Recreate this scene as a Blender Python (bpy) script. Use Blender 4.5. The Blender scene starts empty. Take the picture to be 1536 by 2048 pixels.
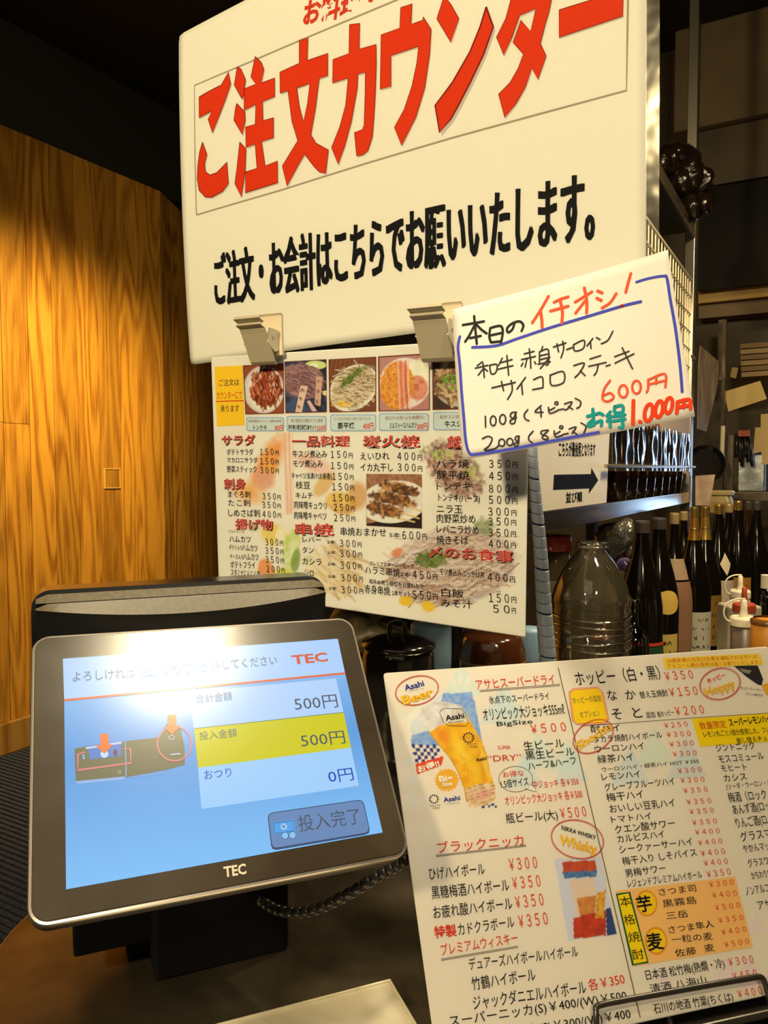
import bpy, bmesh, math, random
import numpy as np
from mathutils import Vector, Matrix
from mathutils.geometry import tessellate_polygon

random.seed(5)
rng = np.random.default_rng(5)
sc = bpy.context.scene
col = sc.collection
R_ = math.radians

# ------------------------------------------------------------------ camera, world, lights, exposure
FPX = 1550.0
PITCH, YAW = 2.9, 30.0
CAMP = np.array([0.0, 0.0, 1.5])
cd = bpy.data.cameras.new('camera'); cam = bpy.data.objects.new('camera', cd); col.objects.link(cam)
cam.location = CAMP; cam.rotation_euler = (R_(90 - PITCH), 0, R_(YAW))
cd.sensor_fit = 'VERTICAL'; cd.sensor_height = 36.0; cd.lens = 36.0 * FPX / 2048.0
cd.clip_start = 0.02; cd.clip_end = 60
sc.camera = cam
sc.view_settings.view_transform = 'Standard'; sc.view_settings.look = 'None'
sc.view_settings.exposure = 0.0; sc.view_settings.gamma = 1.0
sc.view_settings.use_curve_mapping = False
w = bpy.data.worlds.new('room_air'); sc.world = w; w.use_nodes = True
w.node_tree.nodes['Background'].inputs[0].default_value = (1.0, 0.78, 0.5, 1)
w.node_tree.nodes['Background'].inputs[1].default_value = 0.012

def lamp(name, kind, loc, power, color, size=0.1, target=None, angle=60, blend=0.5, sy=None):
    l = bpy.data.lights.new(name, kind); l.energy = power; l.color = color
    if kind == 'AREA':
        l.size = size
        if sy: l.shape = 'RECTANGLE'; l.size_y = sy
        else: l.shape = 'DISK'
    else: l.shadow_soft_size = size
    if kind == 'SPOT': l.spot_size = R_(angle); l.spot_blend = blend
    o = bpy.data.objects.new(name, l); col.objects.link(o); o.location = loc
    if target is not None:
        o.rotation_euler = (Vector(target) - Vector(loc)).to_track_quat('-Z', 'Y').to_euler()
    o['kind'] = 'structure'
    return o
WARM = (1.0, 0.78, 0.39)
# the ceiling downlight that mirrors in the touch display
lamp('ceiling_downlight', 'SPOT', (.091, .299, 2.68), 62, (1, .84, .54), .085, (-.45, .45, 1.3), 38, .7)
# ceiling lamps over the queue behind the viewer
lamp('ceiling_downlight', 'AREA', (-0.75, -1.6, 2.8), 69, WARM, .25, (-0.35, 0.7, 1.45))
lamp('ceiling_downlight', 'AREA', (1.1, -1.0, 2.8), 16, (1, .84, .56), .25, (0.1, 0.9, 1.3))
lamp('wall_washer', 'SPOT', (-2.55, 2.35, 2.95), 350, (1, .75, .31), .10, (-3.81, 2.75, 1.25), 100, 1.0)
lamp('unseen_kitchen_lamp', 'AREA', (0.1, 1.9, 2.7), 30, (1, .76, .40), .2, (-0.35, 2.4, 1.1))
lamp('unseen_kitchen_lamp', 'AREA', (0.15, 1.25, 2.5), 9, (1, .80, .48), .12, (-0.35, 1.2, 1.2))  # added lamp, brightens the pot and jars in the shadow of the menus
lamp('unseen_kitchen_lamp', 'AREA', (0.1, 3.9, 2.7), 3, (1, .70, .30), .2, (-0.2, 4.4, 1.4))
lamp('cool_shelf_lamp', 'AREA', (-0.17, 4.1, 1.5), 1.3, (.45, .68, 1), .10, (-0.466, 2.8, 1.42), sy=.5)  # cool lamp added out of view for the blue gleam on the shelf edge

# ------------------------------------------------------------------ numbers of the view
ct, st = math.cos(R_(YAW)), math.sin(R_(YAW))
CR = np.array([ct, st, 0.0]); _fh = np.array([-st, ct, 0.0])
CF = _fh * math.cos(R_(PITCH)) - np.array([0, 0, math.sin(R_(PITCH))]); CU = np.cross(CR, CF)
def ray(x, y): return CF + CR * ((x - 768) / FPX) + CU * ((1024 - y) / FPX)
def at(x, y, d): return CAMP + ray(x, y) * d                # point at depth d
def on_x(x, y, X): r = ray(x, y); return CAMP + r * (X / r[0])
def on_y(x, y, Y): r = ray(x, y); return CAMP + r * (Y / r[1])
def on_z(x, y, Z): r = ray(x, y); return CAMP + r * ((Z - 1.5) / r[2])
def project(P):
    d = P - CAMP; z = d @ CF
    return 768 + FPX * (d @ CR) / z, 1024 - FPX * (d @ CU) / z

# ------------------------------------------------------------------ materials
def s2l(c): return tuple(((v / 255) / 12.92 if v / 255 <= .04045 else (((v / 255) + .055) / 1.055) ** 2.4) for v in c)
REF = np.array(s2l((243, 224, 176)))
def ink(c, k=.84):
    return tuple(np.clip(np.array(s2l(c)) / REF * k, .004, .92))
_m = {}
def mat(name, color, rough=.5, metal=0., spec=.5, coat=0., emit=0., trans=0., ior=1.45, bump=None, emc=None):
    if name in _m: return _m[name]
    m = bpy.data.materials.new(name); m.use_nodes = True
    b = m.node_tree.nodes['Principled BSDF']
    b.inputs['Base Color'].default_value = (*color, 1); b.inputs['Roughness'].default_value = rough
    b.inputs['Metallic'].default_value = metal; b.inputs['Specular IOR Level'].default_value = spec
    b.inputs['Coat Weight'].default_value = coat; b.inputs['Coat Roughness'].default_value = .08
    b.inputs['Transmission Weight'].default_value = trans; b.inputs['IOR'].default_value = ior
    if emit: b.inputs['Emission Color'].default_value = (*(emc or color), 1); b.inputs['Emission Strength'].default_value = emit
    if bump:
        nt = m.node_tree; tc = nt.nodes.new('ShaderNodeTexCoord'); n = nt.nodes.new('ShaderNodeTexNoise')
        n.inputs['Scale'].default_value = bump[0]; n.inputs['Detail'].default_value = 4
        bp = nt.nodes.new('ShaderNodeBump'); bp.inputs['Strength'].default_value = bump[1]; bp.inputs['Distance'].default_value = bump[2] if len(bump) > 2 else .002
        nt.links.new(tc.outputs['Object'], n.inputs['Vector']); nt.links.new(n.outputs['Fac'], bp.inputs['Height'])
        nt.links.new(bp.outputs['Normal'], b.inputs['Normal'])
    _m[name] = m; return m
def printm(c):
    return mat('print_%02x%02x%02x' % tuple(c), ink(c), .6, spec=.06)
def screenm(c, k=1.0):
    l = s2l(c); m = mat('pixel_%02x%02x%02x' % tuple(c), (.01, .01, .01), .22, spec=.55, emit=k, emc=l); return m
def attr_mat(name, emit=False, rough=.5):
    m = bpy.data.materials.new(name); m.use_nodes = True; nt = m.node_tree; b = nt.nodes['Principled BSDF']
    a = nt.nodes.new('ShaderNodeAttribute'); a.attribute_name = 'Col'
    b.inputs['Roughness'].default_value = rough; b.inputs['Specular IOR Level'].default_value = .25
    if emit:
        b.inputs['Base Color'].default_value = (.01, .01, .01, 1); b.inputs['Specular IOR Level'].default_value = .55
        nt.links.new(a.outputs['Color'], b.inputs['Emission Color']); b.inputs['Emission Strength'].default_value = 1
    else: nt.links.new(a.outputs['Color'], b.inputs['Base Color'])
    return m
def film_mat(name, tint=(1, 1, 1), rough=.06, amount=1.0, bump=(25, .12, .004), haze=0., hc=(.6, .54, .36)):
    m = bpy.data.materials.new(name); m.use_nodes = True; nt = m.node_tree; nt.nodes.clear()
    o = nt.nodes.new('ShaderNodeOutputMaterial'); mx = nt.nodes.new('ShaderNodeMixShader')
    t = nt.nodes.new('ShaderNodeBsdfTransparent'); t.inputs[0].default_value = (*tint, 1)
    g = nt.nodes.new('ShaderNodeBsdfGlossy'); g.inputs['Roughness'].default_value = rough
    f = nt.nodes.new('ShaderNodeFresnel'); f.inputs[0].default_value = 1.5
    ml = nt.nodes.new('ShaderNodeMath'); ml.operation = 'MULTIPLY'; ml.inputs[1].default_value = amount; ml.use_clamp = True
    tc = nt.nodes.new('ShaderNodeTexCoord'); n = nt.nodes.new('ShaderNodeTexNoise'); n.inputs['Scale'].default_value = bump[0]
    bp = nt.nodes.new('ShaderNodeBump'); bp.inputs['Strength'].default_value = bump[1]; bp.inputs['Distance'].default_value = bump[2]
    L = nt.links.new
    L(tc.outputs['Object'], n.inputs['Vector']); L(n.outputs['Fac'], bp.inputs['Height'])
    L(bp.outputs['Normal'], g.inputs['Normal']); L(bp.outputs['Normal'], f.inputs['Normal'])
    src = t.outputs[0]
    if haze:
        hz = nt.nodes.new('ShaderNodeMixShader'); hz.inputs[0].default_value = haze; df = nt.nodes.new('ShaderNodeBsdfDiffuse'); df.inputs[0].default_value = (*hc, 1)
        tl = nt.nodes.new('ShaderNodeBsdfTranslucent'); tl.inputs[0].default_value = (*hc, 1); m2 = nt.nodes.new('ShaderNodeMixShader'); m2.inputs[0].default_value = .5
        L(df.outputs[0], m2.inputs[1]); L(tl.outputs[0], m2.inputs[2]); L(t.outputs[0], hz.inputs[1]); L(m2.outputs[0], hz.inputs[2]); src = hz.outputs[0]
    L(f.outputs[0], ml.inputs[0]); L(ml.outputs[0], mx.inputs[0]); L(src, mx.inputs[1]); L(g.outputs[0], mx.inputs[2])
    L(mx.outputs[0], o.inputs[0]); _m[name] = m; return m
def noise_mat(name, c1, c2, scale=(4, 4, 4), rough=(.3, .5), metal=0., bump=0., detail=5, dist=.002, spec=.5, ramp=(.35, .65), rand=0.):
    m = bpy.data.materials.new(name); m.use_nodes = True; nt = m.node_tree; b = nt.nodes['Principled BSDF']; L = nt.links.new
    tc = nt.nodes.new('ShaderNodeTexCoord'); mp = nt.nodes.new('ShaderNodeMapping'); mp.inputs['Scale'].default_value = scale
    n = nt.nodes.new('ShaderNodeTexNoise'); n.inputs['Scale'].default_value = 1; n.inputs['Detail'].default_value = detail
    cr = nt.nodes.new('ShaderNodeValToRGB'); cr.color_ramp.elements[0].position = ramp[0]; cr.color_ramp.elements[1].position = ramp[1]
    cr.color_ramp.elements[0].color = (*c1, 1); cr.color_ramp.elements[1].color = (*c2, 1)
    mr = nt.nodes.new('ShaderNodeMapRange'); mr.inputs['To Min'].default_value = rough[0]; mr.inputs['To Max'].default_value = rough[1]
    L(tc.outputs['Object'], mp.inputs[0]); L(mp.outputs[0], n.inputs['Vector']); L(n.outputs['Fac'], cr.inputs[0]); L(cr.outputs[0], b.inputs['Base Color'])
    L(n.outputs['Fac'], mr.inputs[0]); L(mr.outputs[0], b.inputs['Roughness']); b.inputs['Metallic'].default_value = metal
    b.inputs['Specular IOR Level'].default_value = spec
    if bump:
        bp = nt.nodes.new('ShaderNodeBump'); bp.inputs['Strength'].default_value = bump; bp.inputs['Distance'].default_value = dist
        L(n.outputs['Fac'], bp.inputs['Height']); L(bp.outputs[0], b.inputs['Normal'])
    _m[name] = m; return m
def wood_mat(name, dark, light, rings=9.):
    m = bpy.data.materials.new(name); m.use_nodes = True; nt = m.node_tree; b = nt.nodes['Principled BSDF']; L = nt.links.new; N = nt.nodes.new
    tc = N('ShaderNodeTexCoord'); oi = N('ShaderNodeObjectInfo')
    sc_ = N('ShaderNodeVectorMath'); sc_.operation = 'SCALE'; sc_.inputs[0].default_value = (7.3, 13.1, 29.7); L(oi.outputs['Random'], sc_.inputs['Scale'])
    ad = N('ShaderNodeVectorMath'); L(tc.outputs['Object'], ad.inputs[0]); L(sc_.outputs[0], ad.inputs[1])
    mp = N('ShaderNodeMapping'); mp.inputs['Scale'].default_value = (1, 3.6, .42); L(ad.outputs[0], mp.inputs[0])
    n1 = N('ShaderNodeTexNoise'); n1.inputs['Scale'].default_value = 1.5; n1.inputs['Detail'].default_value = 1.2; n1.inputs['Roughness'].default_value = .4; L(mp.outputs[0], n1.inputs['Vector'])
    mu = N('ShaderNodeMath'); mu.operation = 'MULTIPLY'; mu.inputs[1].default_value = rings * 7; L(n1.outputs['Fac'], mu.inputs[0])
    si = N('ShaderNodeMath'); si.operation = 'SINE'; L(mu.outputs[0], si.inputs[0])
    mp2 = N('ShaderNodeMapping'); mp2.inputs['Scale'].default_value = (1, 210, 5); L(ad.outputs[0], mp2.inputs[0])
    n2 = N('ShaderNodeTexNoise'); n2.inputs['Scale'].default_value = 1; n2.inputs['Detail'].default_value = 4; L(mp2.outputs[0], n2.inputs['Vector'])
    a2 = N('ShaderNodeMath'); a2.operation = 'MULTIPLY_ADD'; sm = N('ShaderNodeMath'); sm.operation = 'MULTIPLY'; rr = N('ShaderNodeMapRange'); rr.inputs['To Min'].default_value = .3; rr.inputs['To Max'].default_value = 1.3; fr = N('ShaderNodeMath'); fr.operation = 'FRACT'; f3 = N('ShaderNodeMath'); f3.operation = 'MULTIPLY'; f3.inputs[1].default_value = 17.0; L(oi.outputs['Random'], f3.inputs[0]); L(f3.outputs[0], fr.inputs[0]); L(fr.outputs[0], rr.inputs[0]); L(si.outputs[0], sm.inputs[0]); L(rr.outputs[0], sm.inputs[1]); a2.inputs[1].default_value = .19; L(sm.outputs[0], a2.inputs[0]); L(n2.outputs['Fac'], a2.inputs[2])
    cr = N('ShaderNodeValToRGB'); e = cr.color_ramp.elements; e[0].position = .26; e[0].color = (*dark, 1); e[1].position = .64; e[1].color = (*light, 1)
    L(a2.outputs[0], cr.inputs[0])
    hv = N('ShaderNodeHueSaturation'); mr = N('ShaderNodeMapRange'); mr.inputs['To Min'].default_value = .62; mr.inputs['To Max'].default_value = 1.22
    L(oi.outputs['Random'], mr.inputs[0]); L(mr.outputs[0], hv.inputs['Value']); L(cr.outputs[0], hv.inputs['Color']); L(hv.outputs[0], b.inputs['Base Color'])
    b.inputs['Roughness'].default_value = .5; b.inputs['Specular IOR Level'].default_value = .25
    bp = N('ShaderNodeBump'); bp.inputs['Strength'].default_value = .25; bp.inputs['Distance'].default_value = .001; L(a2.outputs[0], bp.inputs['Height']); L(bp.outputs[0], b.inputs['Normal'])
    _m[name] = m; return m

# ------------------------------------------------------------------ objects
_org = {}
def tag(o, label=None, cat=None, group=None, kind=None):
    if label: o['label'] = label
    if cat: o['category'] = cat
    if group: o['group'] = group
    if kind: o['kind'] = kind
    return o
def thing(name, label, cat, loc, group=None):
    o = bpy.data.objects.new(name, None); o.empty_display_size = .02; col.objects.link(o); o.location = tuple(loc)
    _org[o.name] = np.array(loc, float); return tag(o, label, cat, group)
def obj(name, vf, material, parent=None, origin=None, smooth=False, local=False, kind=None, bevel=0, solid=0):
    v, f = vf[0], vf[1]; v = np.array(v, float).reshape(-1, 3)
    if origin is None:
        if parent is not None: origin = _org[parent.name]
        else: origin = np.array([(v[:, 0].min() + v[:, 0].max()) / 2, (v[:, 1].min() + v[:, 1].max()) / 2, v[:, 2].min()])
        if local: origin = np.zeros(3)
    origin = np.array(origin, float)
    me = bpy.data.meshes.new(name); me.from_pydata((v - origin).tolist(), [], [list(map(int, q)) for q in f]); me.update()
    mats = material if isinstance(material, (list, tuple)) else [material]
    for m in mats: me.materials.append(m)
    if len(vf) > 2 and vf[2] is not None: me.polygons.foreach_set('material_index', list(vf[2]))
    if smooth: me.shade_smooth()
    o = bpy.data.objects.new(name, me); col.objects.link(o)
    if parent is not None:
        o.parent = parent; p = _org[parent.name] if not local else np.zeros(3); o.location = tuple(origin - p); _org[o.name] = origin
    else: o.location = tuple(origin); _org[o.name] = origin
    if kind: o['kind'] = kind
    if bevel:
        b = o.modifiers.new('bevel', 'BEVEL'); b.width = bevel; b.segments = 3; b.limit_method = 'ANGLE'; b.angle_limit = R_(40)
        me.shade_smooth() if smooth else None
    if solid:
        s = o.modifiers.new('solid', 'SOLIDIFY'); s.thickness = solid; s.offset = -1
    return o
def copy_thing(src, loc, label=None, rz=0.):
    r = src.copy(); col.objects.link(r); r.location = tuple(loc); r.rotation_euler = (0, 0, rz); _org[r.name] = np.array(loc, float)
    if label: r['label'] = label
    for ch in list(src.children):
        c = ch.copy(); col.objects.link(c); c.parent = r
        for g in ch.children:
            d = g.copy(); col.objects.link(d); d.parent = c
    return r
AX = np.eye(3)
def box(c, s, ax=AX):
    c = np.array(c, float); ax = np.array(ax, float); v = []
    for i in (-.5, .5):
        for j in (-.5, .5):
            for k in (-.5, .5): v.append(c + ax[0] * s[0] * i + ax[1] * s[1] * j + ax[2] * s[2] * k)
    return v, [(0, 1, 3, 2), (4, 6, 7, 5), (0, 4, 5, 1), (2, 3, 7, 6), (0, 2, 6, 4), (1, 5, 7, 3)]
def boxr(x0, x1, y0, y1, z0, z1): return box(((x0 + x1) / 2, (y0 + y1) / 2, (z0 + z1) / 2), (x1 - x0, y1 - y0, z1 - z0))
def join(*ms):
    V, Fs, I = [], [], []
    for k, m in enumerate(ms):
        n = len(V); V += list(map(tuple, m[0])); Fs += [tuple(i + n for i in q) for q in m[1]]
        I += list(m[2]) if len(m) > 2 and m[2] is not None else [0] * len(m[1])
    return V, Fs, I
def mi(m, i): return (m[0], m[1], [i] * len(m[1]))
def prism(pts, O, U, V, N, h0, h1):
    pts = np.array(pts, float); n = len(pts); O, U, V, N = map(lambda a: np.array(a, float), (O, U, V, N))
    b = O + pts[:, :1] * U + pts[:, 1:2] * V
    return list(b + N * h0) + list(b + N * h1), [tuple(range(n))[::-1], tuple(range(n, 2 * n))] + [(i, (i + 1) % n, (i + 1) % n + n, i + n) for i in range(n)]
def loft(rings, cap=True):
    V, Fs = [], []; n = len(rings[0])
    for r in rings: V += [tuple(p) for p in r]
    for a in range(len(rings) - 1):
        for i in range(n):
            j = (i + 1) % n; Fs.append((a * n + i, a * n + j, (a + 1) * n + j, (a + 1) * n + i))
    if cap: Fs += [tuple(range(n))[::-1], tuple(range((len(rings) - 1) * n, len(rings) * n))]
    return V, Fs
def rrect(w, h, r, seg=6, cx=0, cy=0):
    out = []
    for sx, sy, a0 in ((1, 1, 0), (-1, 1, 90), (-1, -1, 180), (1, -1, 270)):
        for k in range(seg + 1):
            a = R_(a0 + 90 * k / seg); out.append((cx + sx * (w / 2 - r) + r * math.cos(a), cy + sy * (h / 2 - r) + r * math.sin(a)))
    return out
def lathe(prof, c=(0, 0, 0), seg=28, a0=0., a1=360.):
    full = abs(a1 - a0 - 360) < 1e-6; n = seg if full else seg + 1; V, Fs = [], []
    for r, z in prof:
        for i in range(n):
            a = R_(a0 + (a1 - a0) * i / seg); V.append((c[0] + r * math.cos(a), c[1] + r * math.sin(a), c[2] + z))
    for a in range(len(prof) - 1):
        for i in range(seg):
            j = (i + 1) % n; Fs.append((a * n + i, a * n + j, (a + 1) * n + j, (a + 1) * n + i))
    return V, Fs
def tube(pts, r, seg=10, closed=False):
    pts = [np.array(p, float) for p in pts]; n = len(pts); rings = []; up = None
    for i, p in enumerate(pts):
        a = pts[(i - 1) % n] if (closed or i > 0) else p; b = pts[(i + 1) % n] if (closed or i < n - 1) else p
        t = (b - a) / (np.linalg.norm(b - a) + 1e-12)
        if up is None: up = np.array([0, 0, 1.]) if abs(t[2]) < .9 else np.array([1., 0, 0])
        x = np.cross(t, up); x /= np.linalg.norm(x) + 1e-12; y = np.cross(x, t); up = y
        rr = r[i] if hasattr(r, '__len__') else r
        rings.append([p + rr * (x * math.cos(2 * math.pi * k / seg) + y * math.sin(2 * math.pi * k / seg)) for k in range(seg)])
    if closed:
        V, Fs = loft(rings + [rings[0]], False); return V, Fs
    return loft(rings)
def smoothpath(pts, n=8, closed=False):
    P = [np.array(p, float) for p in pts]; out = []; m = len(P)
    for i in range(m if closed else m - 1):
        p0 = P[(i - 1) % m] if (closed or i > 0) else P[i]; p1 = P[i]; p2 = P[(i + 1) % m]; p3 = P[(i + 2) % m] if (closed or i < m - 2) else p2
        for k in range(n):
            t = k / n; out.append(.5 * ((2 * p1) + (-p0 + p2) * t + (2 * p0 - 5 * p1 + 4 * p2 - p3) * t * t + (-p0 + 3 * p1 - 3 * p2 + p3) * t ** 3))
    if not closed: out.append(P[-1])
    return out
def disc(c, r, n=20, ry=None, rot=0.):
    ry = ry or r; cr, sr = math.cos(R_(rot)), math.sin(R_(rot))
    return [(c[0] + r * math.cos(t) * cr - ry * math.sin(t) * sr, c[1] + r * math.cos(t) * sr + ry * math.sin(t) * cr) for t in np.linspace(0, 2 * math.pi, n, endpoint=False)]

# ------------------------------------------------------------------ sheets: flat or gently bent cards at their real place
class Sheet:
    def __init__(s, O, U, V, W=1, H=1, k=None):
        s.O = np.array(O, float); s.U = np.array(U, float); s.U /= np.linalg.norm(s.U)
        V = np.array(V, float); V = V - s.U * (V @ s.U); s.V = V / np.linalg.norm(V); s.N = np.cross(s.U, s.V); s.W, s.H, s.k = W, H, k
    def b(s, u, v):
        if s.k is None: return 0 * u
        a = np.clip(2 * u / s.W, -1.2, 1.2); t = np.clip(2 * v / s.H, -1.2, 1.2); k = s.k
        return k[0] * a * a + k[1] * a * t + k[2] * t * t + k[3] * a ** 3 + k[4] * a * a * t + k[5] * a * t * t
    def P(s, u, v, h=0.):     # u, v measured from the centre
        u = np.atleast_1d(np.asarray(u, float)); v = np.atleast_1d(np.asarray(v, float)); h = h + s.b(u, v)
        return s.O + u[:, None] * s.U + v[:, None] * s.V + h[:, None] * s.N
    def uv(s, x, y):
        x = np.atleast_1d(np.asarray(x, float)); y = np.atleast_1d(np.asarray(y, float))
        d = CF + ((x - 768) / FPX)[:, None] * CR + ((1024 - y) / FPX)[:, None] * CU
        h = np.zeros(len(x))
        for _ in range(1 if s.k is None else 12):
            t = ((s.O - CAMP) @ s.N + h) / (d @ s.N); q = CAMP + d * t[:, None] - s.O; u = q @ s.U; v = q @ s.V; h = s.b(u, v)
        return np.stack([u, v], 1)
    def px(s, pts, view=(0, 0, 1)):
        p = np.array(pts, float); return s.uv(view[0] + p[:, 0] / view[2], view[1] + p[:, 1] / view[2])
_text = {}
def prewarm(keys):
    keys = [k for k in dict.fromkeys(keys) if k not in _text]; os_ = []
    for body, off in keys:
        c = bpy.data.curves.new('t', 'FONT'); c.body = body; c.size = 1; c.offset = off; c.resolution_u = 2; c.fill_mode = 'FRONT'
        o = bpy.data.objects.new('t', c); col.objects.link(o); os_.append(o)
    dg = bpy.context.evaluated_depsgraph_get(); dg.update()
    for (body, off), o in zip(keys, os_):
        e = o.evaluated_get(dg); me = e.to_mesh(); v = np.zeros(len(me.vertices) * 3); me.vertices.foreach_get('co', v)
        _text[(body, off)] = (v.reshape(-1, 3)[:, :2].copy(), [tuple(p.vertices) for p in me.polygons]); e.to_mesh_clear()
    for o in os_:
        c = o.data; bpy.data.objects.remove(o); bpy.data.curves.remove(c)
class Print:
    """flat ink on a sheet, collected in the sheet's own u, v"""
    def __init__(s, sheet, matf=printm): s.s = sheet; s.V = []; s.F = []; s.M = []; s.mats = []; s.matf = matf; s.view = (0, 0, 1)
    def _m(s, c):
        if c not in s.mats: s.mats.append(c)
        return s.mats.index(c)
    def add(s, uv, faces, c, h):
        n = len(s.V); s.V += [(a, b, h) for a, b in uv]; s.F += [tuple(i + n for i in f) for f in faces]; s.M += [s._m(tuple(c))] * len(faces)
    def loops(s, loops, c, h=.0003, px=True):
        L = [s.s.px(l, s.view) if px else np.array(l) for l in loops]
        tr = tessellate_polygon([[Vector((a, b, 0)) for a, b in l] for l in L]); s.add(np.concatenate(L), tr, c, h)
    def poly(s, pts, c, h=.0003): s.loops([pts], c, h)
    def line(s, pts, wpx, c, h=.0004, cap=False, closed=False):
        p = s.s.px(pts, s.view); q = s.s.px([pts[0], (pts[0][0] + wpx, pts[0][1])], s.view); wd = np.linalg.norm(q[1] - q[0]) / 2
        n = len(p); l, r = [], []
        for i in range(n):
            a = p[(i - 1) % n] if (closed or i) else p[i]; b = p[(i + 1) % n] if (closed or i < n - 1) else p[i]
            t = (b - a) / (np.linalg.norm(b - a) + 1e-12); nn = np.array([-t[1], t[0]]) * wd; l.append(p[i] + nn); r.append(p[i] - nn)
        m = n if closed else n - 1
        s.add(l + r, [(i, (i + 1) % n, (i + 1) % n + n, i + n) for i in range(m)], c, h)
        if cap:
            for e in (p[0], p[-1]): s.add([e + wd * np.array([math.cos(a), math.sin(a)]) for a in np.linspace(0, 2 * math.pi, 10, endpoint=False)], [tuple(range(10))], c, h)
    def text(s, body, x0, y0, x1, y1, hh, c, off=0., h=.0005):
        tv, tf = _text[(body, off)]
        if not len(tv): return
        a, b, up = s.s.px([(x0, y0), (x1, y1), (x0, y0 - hh)], s.view); L = np.linalg.norm(b - a); e = (b - a) / L; n = np.array([-e[1], e[0]])
        H = abs((up - a) @ n); mn, mx = tv[:, 0].min(), tv[:, 0].max(); asc = all(ord(q) < 256 or q in '￥０１２３４５６７８９' for q in body)
        k = H / (.73 if asc else .92); yo = 0 if asc else .08
        s.add(a + np.outer((tv[:, 0] - mn) / (mx - mn + 1e-9) * L, e) + np.outer((tv[:, 1] + yo) * k, n), tf, c, h)
    def build(s, name, parent, bisect=0., label=None):
        V = np.array(s.V)
        if bisect:
            me = bpy.data.meshes.new('x'); me.from_pydata(V.tolist(), [], s.F); me.polygons.foreach_set('material_index', s.M)
            bm = bmesh.new(); bm.from_mesh(me)
            for ax in (0, 1):
                lo, hi = V[:, ax].min(), V[:, ax].max(); x = math.ceil(lo / bisect) * bisect
                while x < hi:
                    co = Vector((0, 0, 0)); co[ax] = x; no = Vector((0, 0, 0)); no[ax] = 1
                    bmesh.ops.bisect_plane(bm, geom=bm.verts[:] + bm.edges[:] + bm.faces[:], plane_co=co, plane_no=no, dist=1e-7); x += bisect
            V = np.array([v.co[:] for v in bm.verts]); bm.verts.index_update(); F = [[v.index for v in f.verts] for f in bm.faces]; M = [f.material_index for f in bm.faces]; bm.free(); bpy.data.meshes.remove(me)
        else: F, M = s.F, s.M
        P = s.s.P(V[:, 0], V[:, 1], V[:, 2])
        o = obj(name, (P, F, M), [s.matf(c) for c in s.mats], parent)
        if label: o['label'] = label
        return o
def sheet_grid(sheet, name, parent, material, nu, nv, u=None, v=None, h=0., colors=None, solid=.0004, rc=0.):
    u = u or (-sheet.W / 2, sheet.W / 2); v = v or (-sheet.H / 2, sheet.H / 2)
    gu, gv = np.meshgrid(np.linspace(u[0], u[1], nu + 1), np.linspace(v[0], v[1], nv + 1)); gu = gu.ravel(); gv = gv.ravel()
    if rc:   # rounded corners: squeeze the corner points onto an arc
        cu, cv, hu, hv = sum(u) / 2, sum(v) / 2, (u[1] - u[0]) / 2, (v[1] - v[0]) / 2
        du = np.maximum(abs(gu - cu) - (hu - rc), 0); dv = np.maximum(abs(gv - cv) - (hv - rc), 0); m = np.maximum(du, dv); d = np.hypot(du, dv) + 1e-12
        f = np.where((du > 0) & (dv > 0), m / d, 1.); su, sv = np.sign(gu - cu), np.sign(gv - cv)
        gu = np.where((du > 0) & (dv > 0), cu + su * (hu - rc + du * f), gu); gv = np.where((du > 0) & (dv > 0), cv + sv * (hv - rc + dv * f), gv)
    P = sheet.P(gu, gv, h); i = np.arange(nu); j = np.arange(nv); I, J = np.meshgrid(i, j); a = (J * (nu + 1) + I).ravel()
    Fs = np.stack([a, a + 1, a + nu + 2, a + nu + 1], 1)
    o = obj(name, (P, Fs), material, parent, smooth=True, solid=solid)
    if colors is not None:
        C = colors(P, gu, gv); at_ = o.data.color_attributes.new('Col', 'FLOAT_COLOR', 'POINT')
        at_.data.foreach_set('color', np.concatenate([C, np.ones((len(C), 1))], 1).ravel().astype(np.float32))
    return o
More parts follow.
